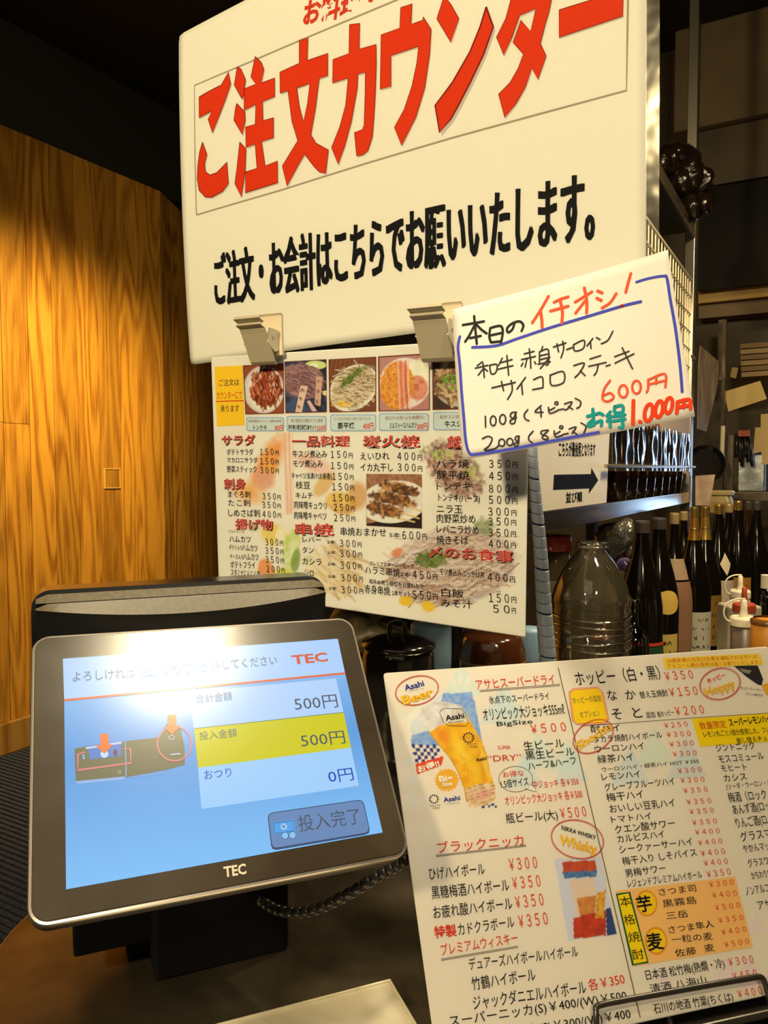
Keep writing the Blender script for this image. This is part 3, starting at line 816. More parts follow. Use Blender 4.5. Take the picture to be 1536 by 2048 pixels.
# ------------------------------------------------ big order counter poster (A2, bowed)
SM = 1.09
PO, PU, PV, PK = (-.43, .7128, 1.8468), (.99739, -.07092, .01356), (-.01437, -.0109, .99984), (-.00351, -.00105, -.0016, .00152, .00032, .00354)
def far(O, s): return CAMP + (np.array(O) - CAMP) * s
PS = Sheet(far(PO, SM), PU, PV, .594 * SM, .42 * SM, [x * SM for x in PK])
t = thing('poster', 'large white laminated poster with huge red Japanese title and black line below', 'poster', PS.P(0, -PS.H / 2)[0])
WP = PS.W
sheet_grid(PS, 'paper', t, plain_white, 60, 44, (-PS.W / 2 + .004, PS.W / 2 - .012), (-PS.H / 2 + .006, PS.H / 2 - .004), 0, rc=.006)
p = Print(PS); Z1 = (340, 0, 2.56); Z2 = (900, 0, 2.415)
put(p, POST, (0, 0, 1))
p.view = (0, 0, 1)
big = [(Z1, [[(150, 497), (200, 468), (255, 440), (263, 437), (300, 370), (312, 430), (285, 510), (250, 600), (218, 680), (196, 610), (215, 568), (150, 603)]]),
 (Z1, [[(167, 728), (190, 790), (178, 840), (183, 880), (205, 897), (240, 885), (292, 830), (300, 940), (270, 980), (215, 1010), (180, 1008), (150, 975), (140, 915), (143, 850), (152, 780)]]),
 (Z1, [[(345, 343), (365, 355), (388, 408), (378, 490), (370, 507), (330, 435)]]), (Z1, [[(342, 530), (385, 575), (386, 620), (372, 690), (328, 615), (335, 560)]]),
 (Z1, [[(358, 728), (390, 762), (386, 880), (366, 1010), (333, 940), (345, 850)]]),
 (Z1, [[(437, 290), (468, 320), (482, 355), (468, 425), (537, 400), (537, 495), (475, 520), (477, 618), (531, 603), (531, 705), (470, 725), (488, 850), (551, 825), (553, 935), (386, 987), (388, 880), (446, 862), (437, 738), (390, 755), (388, 650), (437, 637), (440, 535), (380, 565), (380, 455), (440, 432), (415, 395)]]),
 (Z1, [[(663, 208), (707, 195), (704, 310), (809, 274), (808, 388), (765, 402), (745, 560), (722, 690), (750, 735), (812, 768), (798, 888), (765, 880), (740, 855), (690, 790), (655, 850), (600, 953), (576, 850), (625, 770), (655, 720), (625, 620), (605, 465), (565, 478), (563, 370), (662, 325)], [(650, 450), (717, 428), (705, 530), (684, 622), (662, 540)]]),
 (Z1, [[(920, 127), (972, 120), (970, 252), (1056, 228), (1057, 330), (1052, 480), (1045, 600), (1037, 700), (1015, 770), (990, 792), (957, 800), (945, 678), (985, 665), (995, 640), (1000, 480), (1001, 370), (963, 380), (960, 450), (930, 620), (895, 750), (862, 842), (828, 755), (870, 650), (900, 540), (913, 400), (833, 425), (835, 305), (917, 275)]]),
 (Z1, [[(1182, 40), (1240, 20), (1235, 125), (1293, 105), (1297, 87), (1338, 150), (1330, 280), (1305, 450), (1260, 600), (1186, 746), (1150, 652), (1200, 560), (1240, 440), (1265, 320), (1272, 238), (1132, 285), (1132, 443), (1077, 457), (1082, 178), (1177, 145)]]),
 (Z1, [[(1367, 97), (1405, -25), (1440, 25), (1480, 95), (1438, 217)]]),
 ((0, 0, 1), [[(972.5, 14), (987, 54), (968, 108), (941, 165), (915, 215), (902, 238), (879.5, 265), (870.5, 211), (905, 165), (940, 104), (960, 55)]]),
 (Z2, [[(310, -60), (497, -60), (490, 0), (478, 60), (460, 120), (437, 210), (465, 270), (425, 385), (395, 330), (365, 420), (320, 500), (265, 568), (235, 455), (290, 400), (330, 330), (355, 262), (305, 205), (343, 97), (390, 152), (415, 42), (337, 75), (300, 180), (260, 267), (225, 180), (270, 90), (297, -10)]]),
 (Z2, [[(528, 48), (700, -5), (838, -48), (835, 78), (527, 181)]])]
for vw, lp in big:
    p.view = vw; p.loops([[(x + 4, y + 7) for x, y in l] for l in lp], (206, 184, 150), .0002)
    p.loops(lp, (226, 58, 22), .0003)
    for l in lp: p.line(l + [l[0]], 3, (130, 30, 20), .0004)
p.view = (0, 0, 1)
bb = [(393, 430), (560, 381), (735, 326), (900, 277), (1075, 229), (1253, 181)]; bt = [(389, 171), (500, 124), (600, 81), (700, 39), (789, 2), (860, -28)]
p.line(bb + [(1255, 60), (1257, -60)], 1.8, (170, 148, 110), .0003); p.line([bb[0], (390, 300)] + bt, 1.8, (170, 148, 110), .0003)
p.build('lettering', t, bisect=.012)
sheet_grid(PS, 'laminate_film', t, clear, 60, 44, (-PS.W / 2, PS.W / 2), (-PS.H / 2, PS.H / 2), .0014, solid=0, rc=.01)
hz_ = film_mat('film_border', (.9, .9, .9), .12, 1., (20, .3, .004), .12, (.42, .40, .40))
sheet_grid(PS, 'film_border', t, hz_, 3, 44, (PS.W / 2 - .0125, PS.W / 2), (-PS.H / 2 + .002, PS.H / 2 - .002), .0012, solid=0)

# ------------------------------------------------ food menu
FS = Sheet(far((-.4206, .6635, 1.4904), SM), (.9987, -.0397, -.0312), (.0285, -.0649, .9975), .385 * SM, .272 * SM)
t = thing('food_menu', 'laminated food menu with dish photos and prices, clipped under the large poster', 'menu', FS.P(0, -FS.H / 2)[0])
V4, V5, V3 = (400, 850, 4.389), (700, 850, 3.84), (400, 600, 3.072)
base_paper = ink((240, 224, 188))
def food_colors(P, u, v):
    X, Y = project(P); q = Paint(X, Y, base_paper); q.view = V4
    q.ell(600, 330, 130, 330, 28, (240, 160, 50), .9, .5, .35, 10, (236, 140, 50)); q.ell(420, 600, 190, 110, 20, (240, 170, 80), .85, .6, .3)
    q.ell(560, 480, 120, 110, 30, (232, 166, 116), .9, .4, .2, 8, (224, 160, 120))
    for k in range(7): q.stroke([(735 + k * 13, 70), (745 + k * 12, 400), (760 + k * 9, 780)], 11, [(240, 180, 140), (226, 130, 90), (244, 200, 160)][k % 3], .75)
    q.ell(1000, 340, 230, 90, 25, (240, 190, 160), .65, .5, .4, 12, (230, 150, 110)); q.ell(1090, 520, 150, 75, -50, (226, 176, 96), .85, .3, .2); q.ell(1240, 690, 160, 110, 20, (232, 186, 70), .85, .25, .2, 14, (210, 150, 50)); q.ell(1380, 620, 110, 150, 0, (214, 150, 60), .8, .4)
    q.ell(640, 960, 140, 110, 40, (240, 200, 60), .8, .4, .2); q.ell(800, 1080, 85, 210, 8, (196, 204, 90), .9, .25, .15, 14, (232, 228, 160)); q.ell(840, 1190, 45, 130, 8, (120, 150, 40), .8, .3); q.ell(700, 1000, 50, 120, 0, (246, 236, 200), .8, .4)
    q.ell(580, 1270, 75, 110, -20, (236, 150, 70), .9, .2, .2); q.ell(750, 1330, 110, 80, 20, (220, 214, 70), .9, .2, .15); q.ell(470, 900, 60, 40, 0, (120, 150, 60), .6, .5); q.ell(960, 1190, 70, 60, 0, (200, 200, 120), .6, .5)
    q.ell(1230, 1280, 260, 220, 30, (236, 214, 160), .8, .4, .4, 16, (226, 190, 130)); q.pile(1220, 1270, 230, 220, 90, 170, 26, [(242, 222, 170), (224, 186, 120), (206, 160, 96), (240, 214, 150)], 35, 30, .6)
    q.view = V5
    q.ell(800, 340, 290, 180, 42, (176, 130, 96), .85, .3, .5, 9, (220, 180, 150)); q.pile(800, 350, 270, 150, 170, 60, 26, [(120, 76, 52), (196, 148, 120), (222, 190, 160), (150, 100, 70), (90, 60, 46)], 20, 80, .65, rot=42)
    q.pile(700, 230, 90, 40, 30, 25, 14, [(160, 176, 60), (120, 140, 50), (200, 210, 90)], 0, 90, .8); q.pile(950, 380, 70, 70, 26, 25, 14, [(140, 160, 60), (200, 200, 80)], 0, 90, .7); q.pile(580, 200, 50, 40, 12, 22, 12, [(140, 160, 60)], 0, 90, .6)
    q.ell(780, 1090, 510, 310, -8, (176, 150, 140), .9, .12, .0); q.ell(770, 1070, 480, 290, -8, (222, 200, 170), .95, .1, .0)
    q.pile(760, 1080, 450, 270, 330, 260, 13, [(196, 160, 128), (236, 216, 184), (150, 112, 84), (226, 200, 160), (206, 176, 140), (176, 132, 98)], -8, 30, .8, curve=.5, rot=-8)
    q.ell(620, 1030, 150, 80, -10, (96, 110, 46), .9, .35, .6, 6, (130, 140, 60)); q.ell(1030, 780, 90, 80, 30, (110, 120, 60), .75, .4, .6, 6, (150, 150, 90)); q.ell(360, 980, 60, 40, -30, (220, 120, 50), .8, .4)
    q.pile(640, 1030, 140, 70, 60, 26, 10, [(110, 130, 40), (70, 90, 30), (150, 160, 70)], 0, 90, .8)
    q.ell(430, 1350, 60, 45, 0, (240, 190, 30), .95, .2, .2); q.ell(600, 1395, 60, 45, 20, (244, 196, 30), .95, .2, .2)
    return q.C
sheet_grid(FS, 'paper', t, paper, 330, 234, (-FS.W / 2 + .003, FS.W / 2 - .0045), (-FS.H / 2 + .003, FS.H / 2 - .003), 0, food_colors)
# the little dish photographs, each on its own fine patch
def photo(parent, sheet, view, quad, painter, label, nu=90, nv=110, h=.0004):
    q = sheet.px(quad, view)   # tl, tr, br, bl
    a, b = np.meshgrid(np.linspace(0, 1, nu + 1), np.linspace(0, 1, nv + 1)); a = a.ravel()[:, None]; b = b.ravel()[:, None]
    g = (q[3] * (1 - a) + q[2] * a) * (1 - b) + (q[0] * (1 - a) + q[1] * a) * b; P = sheet.P(g[:, 0], g[:, 1], h); X, Y = project(P)
    pt = Paint(X, Y, ink((110, 50, 30))); pt.view = view; painter(pt)
    I, J = np.meshgrid(np.arange(nu), np.arange(nv)); s0 = (J * (nu + 1) + I).ravel(); F = np.stack([s0, s0 + 1, s0 + nu + 2, s0 + nu + 1], 1)
    o = obj('photo', (P, F), paper, parent, smooth=True); at_ = o.data.color_attributes.new('Col', 'FLOAT_COLOR', 'POINT')
    at_.data.foreach_set('color', np.concatenate([pt.C, np.ones((len(P), 1))], 1).ravel().astype(np.float32)); o['label'] = label; return o
MEAT = [(150, 66, 30), (196, 96, 52), (92, 36, 20), (226, 150, 112), (120, 44, 22), (176, 74, 36)]
def ph1(q):
    c = [(272, 408), (510, 394), (512, 692), (284, 698)]; q.poly(c, (156, 78, 44)); q.ell(392, 550, 128, 150, 0, (222, 204, 176), 1, .06, clip=c); q.ell(395, 560, 112, 132, 0, (240, 226, 200), 1, .2, clip=c)
    q.ell(405, 540, 98, 118, 10, (150, 66, 34), 1, .1, .3, clip=c); q.pile(405, 545, 92, 108, 170, 70, 11, MEAT, 85, 25, .85, c, .3); q.pile(405, 520, 80, 90, 24, 18, 5, [(250, 220, 190)], 80, 30, .8, c)
def ph2(q):
    c = [(522, 382), (774, 370), (776, 684), (528, 690)]; q.poly(c, (44, 44, 52), 1, (74, 84, 104), 16); q.ell(710, 400, 70, 28, 0, (214, 214, 120), 1, .1, clip=c); q.ell(700, 402, 30, 14, 0, (240, 240, 190), 1, .2, clip=c)
    for cx, cy, rx, ry, r in ((575, 500, 70, 110, -25), (640, 470, 60, 100, -30), (700, 480, 60, 80, -25), (655, 560, 70, 50, -20)):
        q.ell(cx, cy, rx, ry, r, (136, 92, 84), 1, .1, .2, 7, (170, 124, 112), clip=c); q.pile(cx, cy, rx * .9, ry * .9, 40, 60, 7, [(112, 72, 66), (176, 134, 122), (150, 100, 92), (84, 54, 52)], 20, 18, .8, c, rot=r)
    for k in range(6): q.stroke([(530, 600 + k * 16), (580, 590 + k * 16)], 6, (70, 84, 110), .8, c)
    q.poly([(618, 525), (662, 530), (625, 690), (585, 690)], (230, 190, 152)); q.poly([(715, 470), (752, 475), (740, 655), (704, 640)], (214, 164, 130)); q.poly([(655, 620), (675, 618), (720, 684), (690, 684)], (230, 180, 160)); q.poly([(750, 560), (776, 555), (776, 590), (755, 580)], (236, 200, 130))
NOOD = [(206, 180, 136), (236, 216, 172), (150, 118, 76), (222, 198, 150), (176, 140, 92), (120, 90, 56)]
def ph3(q):
    c = [(798, 370), (1078, 354), (1078, 680), (802, 684)]; q.poly(c, (124, 70, 40)); 
    for k in range(9): q.stroke([(790 + k * 26, 365), (770 + k * 26, 470)], 7, (156, 96, 58), .7, c)
    q.ell(945, 540, 168, 130, -42, (236, 222, 190), 1, .05, clip=c); q.ell(945, 535, 152, 116, -42, (196, 164, 112), 1, .08, clip=c)
    q.pile(945, 530, 150, 108, 190, 100, 7, NOOD, 8, 35, .85, c, .7, rot=-42); q.ell(935, 470, 110, 22, -42, (92, 104, 34), .9, .4, .9, 5, clip=c); q.pile(945, 465, 120, 30, 70, 16, 6, [(92, 110, 30), (60, 76, 24), (140, 150, 60)], 0, 90, .85, c, rot=-42); q.pile(880, 640, 60, 15, 14, 14, 14, [(240, 200, 60), (226, 170, 40)], 0, 90, .9, c)
def ph4(q):
    c = [(1102, 354), (1406, 334), (1408, 672), (1104, 678)]; q.poly(c, (190, 130, 110)); q.ell(1260, 510, 158, 158, 0, (236, 214, 190), 1, .04, clip=c); q.ell(1340, 450, 80, 100, 0, (246, 236, 200), 1, .3, .3, 8, clip=c)
    q.ell(1330, 540, 75, 80, -20, (226, 150, 110), 1, .15, .3, 8, (206, 110, 70), clip=c)
    q.ell(1210, 525, 105, 155, 8, (232, 158, 60), 1, .06, .12, 4, (206, 118, 36), clip=c); q.pile(1180, 520, 80, 140, 200, 12, 7, [(246, 184, 90), (206, 120, 40), (228, 150, 56)], 0, 90, .7, c)
    for k in range(5): q.stroke([(1215 + k * 16, 375), (1222 + k * 14, 520), (1228 + k * 16, 668)], 13, [(240, 176, 150), (214, 116, 92), (236, 160, 136), (200, 100, 80), (244, 190, 160)][k], .95, c)
def ph5(q):
    c = [(1436, 332), (1742, 312), (1742, 662), (1438, 668)]; q.poly(c, (70, 50, 40)); q.ell(1590, 510, 160, 150, 0, (200, 180, 150), 1, .06, clip=c); q.ell(1570, 490, 140, 130, 0, (150, 106, 66), 1, .1, .3, clip=c)
    q.pile(1560, 500, 130, 130, 150, 50, 20, [(120, 80, 48), (190, 146, 96), (220, 184, 130), (90, 60, 40), (160, 116, 70)], 20, 80, .8, c); q.pile(1540, 510, 60, 50, 50, 18, 10, [(110, 150, 40), (150, 180, 70), (70, 110, 30)], 0, 90, .85, c)
def ph6(q):
    c = [(127, 375), (553, 378), (553, 795), (127, 772)]; q.poly(c, (150, 100, 66), 1, (176, 122, 84), 6)
    for k in range(12): q.stroke([(100 + k * 42, 375), (150 + k * 42, 480)], 6, (120, 74, 46), .6, c)
    q.poly([(420, 700), (553, 650), (553, 795), (127, 772), (127, 760)], (44, 32, 26)); q.ell(335, 590, 265, 165, -6, (236, 222, 192), 1, .03, clip=c); q.ell(335, 585, 220, 130, -6, (222, 204, 170), 1, .2, clip=c)
    for x0, y0, x1, y1 in ((440, 625, 553, 665), (400, 675, 530, 718), (330, 708, 495, 745)): q.stroke([(x0, y0), (x1, y1)], 16, (226, 186, 110), 1, c)
    for cx, cy, rx in ((385, 490, 160), (330, 570, 180), (255, 650, 150)):
        q.ell(cx, cy, rx, 44, 12, (110, 66, 36), 1, .12, .5, 12, (160, 104, 56), clip=c); q.pile(cx, cy, rx, 40, 60, 36, 26, [(96, 58, 34), (176, 116, 60), (206, 150, 88), (70, 44, 32), (140, 88, 46)], 20, 80, .8, c, rot=12)
for qd, fn, lb in (([(265, 402), (515, 388), (517, 697), (280, 703)], ph1, 'photo of glazed sliced pork on a white plate'), ([(520, 378), (778, 364), (780, 689), (526, 695)], ph2, 'photo of beef skewers with wooden name tags'),
                   ([(791, 365), (1083, 348), (1083, 685), (796, 690)], ph3, 'photo of noodles with green seaweed'), ([(1095, 347), (1412, 327), (1413, 677), (1098, 684)], ph4, 'photo of a breaded ham cutlet'),
                   ([(1427, 325), (1750, 305), (1750, 668), (1430, 675)], ph5, 'photo of stewed beef with green onion')): photo(t, FS, V3, qd, fn, lb)
photo(t, FS, V5, [(127, 375), (553, 378), (553, 795), (127, 772)], ph6, 'photo of grilled skewers on a plate', 110, 100)
p = Print(FS); p.view = V3
p.poly([(90, 410), (262, 402), (273, 768), (105, 775)], (250, 196, 40)); p.line([(100, 623), (271, 618)], 4, (214, 60, 30), .0005)
for x0, x1, y0, y1 in ((285, 517, 720, 806), (533, 778, 712, 808), (801, 1083, 703, 806), (1100, 1408, 696, 804), (1433, 1750, 688, 800)):
    for g, c, h in ((0, (150, 176, 200), .0003), (6, (208, 212, 214), .0004)):
        r = [((x0 + x1) / 2 + a, (y0 + y1) / 2 + b) for a, b in rrect(x1 - x0 - 2 * g, y1 - y0 - 2 * g, 14, 4)]; p.poly(r, c, h)
put(p, F3, V3); put(p, [r for r in F4], V4); put(p, F5, V5)
p.view = V3
for b_, xs in (('内もも', (620, 540, 598, 640)), ('ハラミ', (720, 485, 708, 610))):
    n = len(b_); x0, y0, x1, y1 = xs
    for i, ch in enumerate(b_): x, y = x0 + (x1 - x0) * i / (n - 1), y0 + (y1 - y0) * i / (n - 1); p.text(ch, x + 2, y + 26, x + 22, y + 25, 24, (80, 60, 44), 0., .0008)
p.build('lettering', t)
sheet_grid(FS, 'laminate_film', t, clear2, 8, 8, None, None, .0012, solid=0, rc=.004)

# ------------------------------------------------ drinks menu on its stand
DS = Sheet((-.2298, .5959, 1.1968), (.699, .715, -.003), (-.3645, .360, .8588), .42, .297)
_c = DS.uv(np.array([752., 872, 1112, 1286]), np.array([1340., 2145, 1317, 2060]))
u0, v1 = (_c[0, 0] + _c[1, 0]) / 2, (_c[0, 1] + _c[2, 1]) / 2; v0 = v1 - .297
t = thing('drinks_menu', 'tilted laminated drinks menu with a beer glass picture, in the front right', 'menu', DS.P(u0 + .21, v0)[0])
W4, W5, W6, W7 = (740, 1290, 3.84), (1100, 1290, 3.523), (820, 1640, 3.572), (1180, 1640, 4.315)
GLASS = [(365, 560), (400, 480), (470, 445), (570, 432), (700, 465), (745, 540), (865, 750), (900, 850), (930, 1000), (960, 1090), (966, 1185), (900, 1225), (800, 1250), (752, 1240), (715, 1090), (680, 990), (620, 880), (520, 760), (440, 660)]
def drink_colors(P, u, v):
    X, Y = project(P); q = Paint(X, Y, ink((239, 216, 168))); q.view = W4
    def tri(cx, cy, s, c, a): q.poly([(cx, cy - s), (cx + s * 1.1, cy + s * .75), (cx - s * 1.0, cy + s * .8)], c, a)
    for cx, cy, s, c in ((700, 280, 150, (206, 220, 184)), (1050, 440, 130, (206, 220, 190)), (1000, 480, 160, (200, 212, 214)), (1290, 830, 150, (206, 222, 190)), (1180, 980, 150, (200, 212, 214))): tri(cx, cy, s, c, .5)
    for k in range(3): q.ell(640 + k * 55, 260 + abs(k - 1) * 15, 16, 48, -20 + 20 * k, (238, 224, 186), .8, .4)
    for cx, cy in ((250, 540), (300, 900), (320, 1050), (330, 1190)): q.ell(cx, cy, 40, 60, 30, (216, 222, 206), .4, .5)
    q.poly([(310, 600), (545, 372), (785, 362), (865, 735), (560, 780), (318, 762)], (150, 176, 206), .95, (116, 150, 200), 5); q.poly([(280, 560), (420, 380), (560, 372), (500, 640), (300, 700)], (240, 226, 190), .8)
    # checks
    a, b, c_ = (320, 762), (505, 765), (345, 905)
    for i in range(8):
        for j in range(5):
            if (i + j) % 2 == 0 and i + j * .9 < 8.2:
                f = lambda x, y: (a[0] + (b[0] - a[0]) * x / 7 + (c_[0] - a[0]) * y / 5, a[1] + (b[1] - a[1]) * x / 7 + (c_[1] - a[1]) * y / 5); q.poly([f(i, j), f(i + 1, j), f(i + 1, j + 1), f(i, j + 1)], (52, 56, 110))
    for i in range(6):
        if i % 2 == 0: q.poly([(830 + i * 25, 1215), (855 + i * 25, 1212), (858 + i * 25, 1232), (833 + i * 25, 1235)], (52, 56, 110)); q.poly([(858 + i * 25, 1232), (880 + i * 22, 1230), (884 + i * 22, 1250), (860 + i * 24, 1252)], (52, 56, 110))
    q.poly([(345, 915), (565, 852), (550, 925), (360, 995)], (226, 70, 30))
    q.poly([(590 + (96 if k % 2 else 86) * math.cos(k * math.pi / 20), 1037 + (90 if k % 2 else 80) * math.sin(k * math.pi / 20)) for k in range(40)], (240, 170, 40))
    q.poly(GLASS, (246, 180, 30), 1, (232, 160, 20), 12)
    gl = GLASS
    q.ell(560, 700, 110, 60, 55, (236, 130, 30), .8, .8, clip=gl); q.ell(700, 820, 70, 190, -28, (252, 206, 50), .8, .8, clip=gl); q.ell(800, 960, 60, 150, -20, (250, 200, 40), .7, .9, clip=gl); q.ell(880, 900, 25, 200, -16, (250, 214, 90), .6, .8, clip=gl)
    q.poly([(365, 560), (400, 480), (470, 445), (570, 432), (700, 465), (760, 590), (640, 600), (540, 615), (460, 670), (440, 660)], (236, 222, 196), 1, (214, 194, 160), 9)
    q.ell(560, 450, 150, 22, 4, (200, 180, 150), .6, .6, clip=gl); q.ell(470, 560, 70, 60, 30, (224, 206, 176), .7, .9, clip=gl)
    q.stroke([(445, 665), (525, 760), (625, 880), (684, 990), (720, 1090), (756, 1235)], 12, (176, 110, 20), .6, gl); q.stroke([(700, 860), (760, 900), (850, 830)], 8, (206, 130, 20), .5, gl); q.stroke([(690, 830), (730, 900), (760, 1000)], 8, (206, 130, 20), .5, gl)
    q.poly([(728, 1110), (800, 1075), (900, 1060), (955, 1070), (966, 1185), (900, 1225), (800, 1250), (752, 1240)], (206, 160, 96), .9, (240, 206, 150), 6); q.ell(870, 1150, 85, 38, -22, (226, 160, 120), .9, .2, clip=gl)
    for k in range(4): q.stroke([(735, 1110 + k * 30), (840, 1075 + k * 30), (955, 1050 + k * 28)], 6, (150, 100, 40), .6, gl)
    q.view = W5
    tri2 = lambda cx, cy, s, c: q.poly([(cx, cy - s), (cx + s * .95, cy + s * .8), (cx - s * .9, cy + s * .95)], c, .5)
    tri2(730, 720, 150, (206, 218, 170)); tri2(560, 850, 150, (196, 206, 214)); tri2(960, 800, 160, (196, 206, 214)); tri2(150, 850, 140, (200, 210, 200)); tri2(120, 780, 130, (208, 220, 180)); q.view = W7
    for cx, cy, s in ((1180, 1300, 150), (1380, 1330, 160), (1440, 900, 110), (650, 1420, 140)): q.poly([(cx, cy - s), (cx + s * .8, cy + s * .7), (cx - s * .8, cy + s * .8)], (240, 204, 180), .5)
    q.view = W6   # plain tone panel standing where the menu carries a cartoon
    q.poly([(1030, 280), (1365, 262), (1475, 820), (1130, 862)], (214, 204, 186)); q.poly([(1085, 300), (1320, 285), (1334, 360), (1095, 372)], (206, 84, 44), 1, (190, 70, 36), 8); q.poly([(1088, 372), (1336, 360), (1332, 405), (1100, 418)], (70, 100, 130), 1, (100, 130, 150), 5)
    q.poly([(1140, 430), (1310, 412), (1345, 650), (1190, 690)], (232, 196, 150)); q.poly([(1190, 560), (1330, 540), (1320, 660), (1215, 680)], (222, 140, 60), 1, (200, 120, 50), 6); q.poly([(1165, 700), (1400, 640), (1400, 825), (1172, 850)], (206, 66, 34), 1, (180, 56, 30), 9)
    q.poly([(1400, 640), (1432, 620), (1475, 815), (1405, 825)], (50, 70, 100)); q.poly([(1335, 520), (1400, 500), (1385, 700), (1325, 700)], (236, 176, 60), 1, (210, 140, 40), 5)
    return q.C
sheet_grid(DS, 'paper', t, paper, 420, 300, (u0 + .004, u0 + .416), (v0 + .004, v1 - .003), 0, drink_colors, rc=.003)
p = Print(DS)
p.view = (0, 0, 1); p.line([(1116, 1335), (1280, 2035)], 1.6, (110, 96, 60)); 
p.view = W4
for a in (((840, 349), (1458, 302)), ((840, 359), (1458, 312))): p.line(a, 3, (60, 40, 30))
def ring(cx, cy, rx, ry, rot, fill=None, gap=7, c=(206, 70, 36), w_=3.5):
    if fill: p.poly(disc((cx, cy), rx, 40, ry, rot), fill, .00025)
    for g in (0, gap): p.line(disc((cx, cy), rx - g, 48, ry - g, rot), w_, c, .0004, closed=True)
ring(360, 350, 170, 112, -14); p.line(disc((1118, 1030), 130, 40, 98, 0), 3, (80, 66, 50), closed=True); p.poly([(1185, 1100), (1235, 1075), (1282, 1128)], WHT, .0004); p.line([(1190, 1105), (1282, 1128), (1240, 1070)], 3, (80, 66, 50))
for cx, cy, r_ in ((755, 712, 40), (490, 1183, 34)):
    for k in range(12):
        a = 2 * math.pi * k / 12; a2 = a + .3; p.poly([(cx + (r_ + 4) * math.cos(a), cy + (r_ + 2) * math.sin(a)), (cx + (r_ + 4) * math.cos(a2), cy + (r_ + 2) * math.sin(a2)), (cx + (r_ - 9) * math.cos(a2), cy + (r_ - 9) * math.sin(a2)), (cx + (r_ - 9) * math.cos(a), cy + (r_ - 9) * math.sin(a))], (50, 44, 60), .0004)
for cx, cy in ((795, 782), (507, 1252)):
    for k in range(5): p.line(disc((cx - 22 + k * 11, cy + (0 if k % 2 == 0 else 5) - 3), 6.5, 14), 1.6, (110, 90, 60), closed=True)
p.line([(533, 515), (565, 487), (700, 490), (727, 520), (755, 600), (735, 622), (602, 620), (560, 590)], 3, (70, 64, 50), closed=True)
put(p, D4, W4)
p.view = W6
for a in (((185, 252), (828, 178)), ((185, 261), (828, 187)), ((222, 993), (770, 900)), ((222, 1003), (770, 910))): p.line(a, 3, (60, 40, 30))
ring(1195, 138, 192, 138, 14); put(p, D6, W6)
p.view = W5
p.poly([(793, 92), (1478, 60), (1502, 138), (810, 172)], (250, 206, 60), .00025); ring(1197, 275, 146, 112, -14)
p.poly([(1295, 148), (1462, 145), (1500, 240), (1490, 285), (1462, 278), (1385, 225)], (52, 46, 40)); p.poly([(1330, 165), (1420, 180), (1400, 205), (1352, 190)], (150, 136, 100), .0004); p.poly([(1490, 282), (1540, 265), (1560, 380), (1515, 340)], (236, 170, 40))
for g, c, h in ((-12, RED, .0002), (-8, WHT, .00025), (-4, RED, .0003), (0, (250, 200, 30), .00035)):
    p.poly([(142 + g, 345 + g), (165 + g * .5, 318 + g), (335, 306 + g), (362 - g, 330), (404 - g, 520), (385 - g, 545 - g), (190, 552 - g), (168 + g, 535)], c, h)
p.line([(225, 571), (1020, 513), (1560, 478)], 3, (90, 76, 50)); ring(303, 645, 155, 108, -32)
p.poly([(1000, 520), (1640, 474), (1690, 672), (1058, 715)], (250, 206, 20), .00025); put(p, D5, W5)
p.view = W7
p.poly([(222, 610), (1250, 488), (1405, 1098), (380, 1262)], (250, 186, 96), .00025)
for g, c, h in ((0, (30, 90, 40), .0003), (14, (250, 206, 20), .0004)):
    p.poly([(222 + g, 636 + g), (345 - g, 619 + g), (505 - g, 1233 - g), (362 + g, 1257 - g)], c, h)
p.poly(disc((487, 718), 90, 40, 110, -6), (250, 200, 30), .0003); p.poly(disc((568, 1042), 94, 40, 116, -6), (250, 200, 30), .0003); ring(487, 718, 90, 110, -6, None, 9, (226, 90, 30)); ring(568, 1042, 94, 116, -6, None, 9, (226, 90, 30)); put(p, D7, W7)
p.build('lettering', t)
sheet_grid(DS, 'laminate_film', t, clear2, 12, 8, (u0, u0 + .42), (v0, v1), .0012, solid=0, rc=.008)

# ------------------------------------------------ handwritten special
HS = Sheet(far((-.2074, .6686, 1.5984), .90 * SM), (.987, .0278, .158), (-.16, .100, .982), .2, .141, (.004, 0, -.002, .001, 0, 0))
V6 = (850, 480, 2.793)
t = thing('handwritten_sign', 'small white sign with marker handwriting inside a blue outline', 'sign', HS.P(0, -.07)[0])
cr_ = HS.px([(150, 388), (1355, 55), (1508, 985), (212, 1228)], V6)
a, b = np.meshgrid(np.linspace(0, 1, 25), np.linspace(0, 1, 17)); a = a.ravel()[:, None]; b = b.ravel()[:, None]
g = (cr_[3] * (1 - a) + cr_[2] * a) * (1 - b) + (cr_[0] * (1 - a) + cr_[1] * a) * b
I, J = np.meshgrid(np.arange(24), np.arange(16)); s0 = (J * 25 + I).ravel()
obj('paper', (HS.P(g[:, 0], g[:, 1]), np.stack([s0, s0 + 1, s0 + 26, s0 + 25], 1)), mat('sign_paper', ink((236, 214, 172)), .6, spec=.2), t, smooth=True, solid=.0003)
p = Print(HS); p.view = V6
BL, OR, GR, RD = (72, 74, 150), (236, 84, 44), (30, 140, 120), (232, 62, 24)
def E(cx, cy, rx, ry, rot=0): return [(x, y) for x, y in disc((cx, cy), rx, 16, ry, rot)] + [disc((cx, cy), rx, 16, ry, rot)[0]]
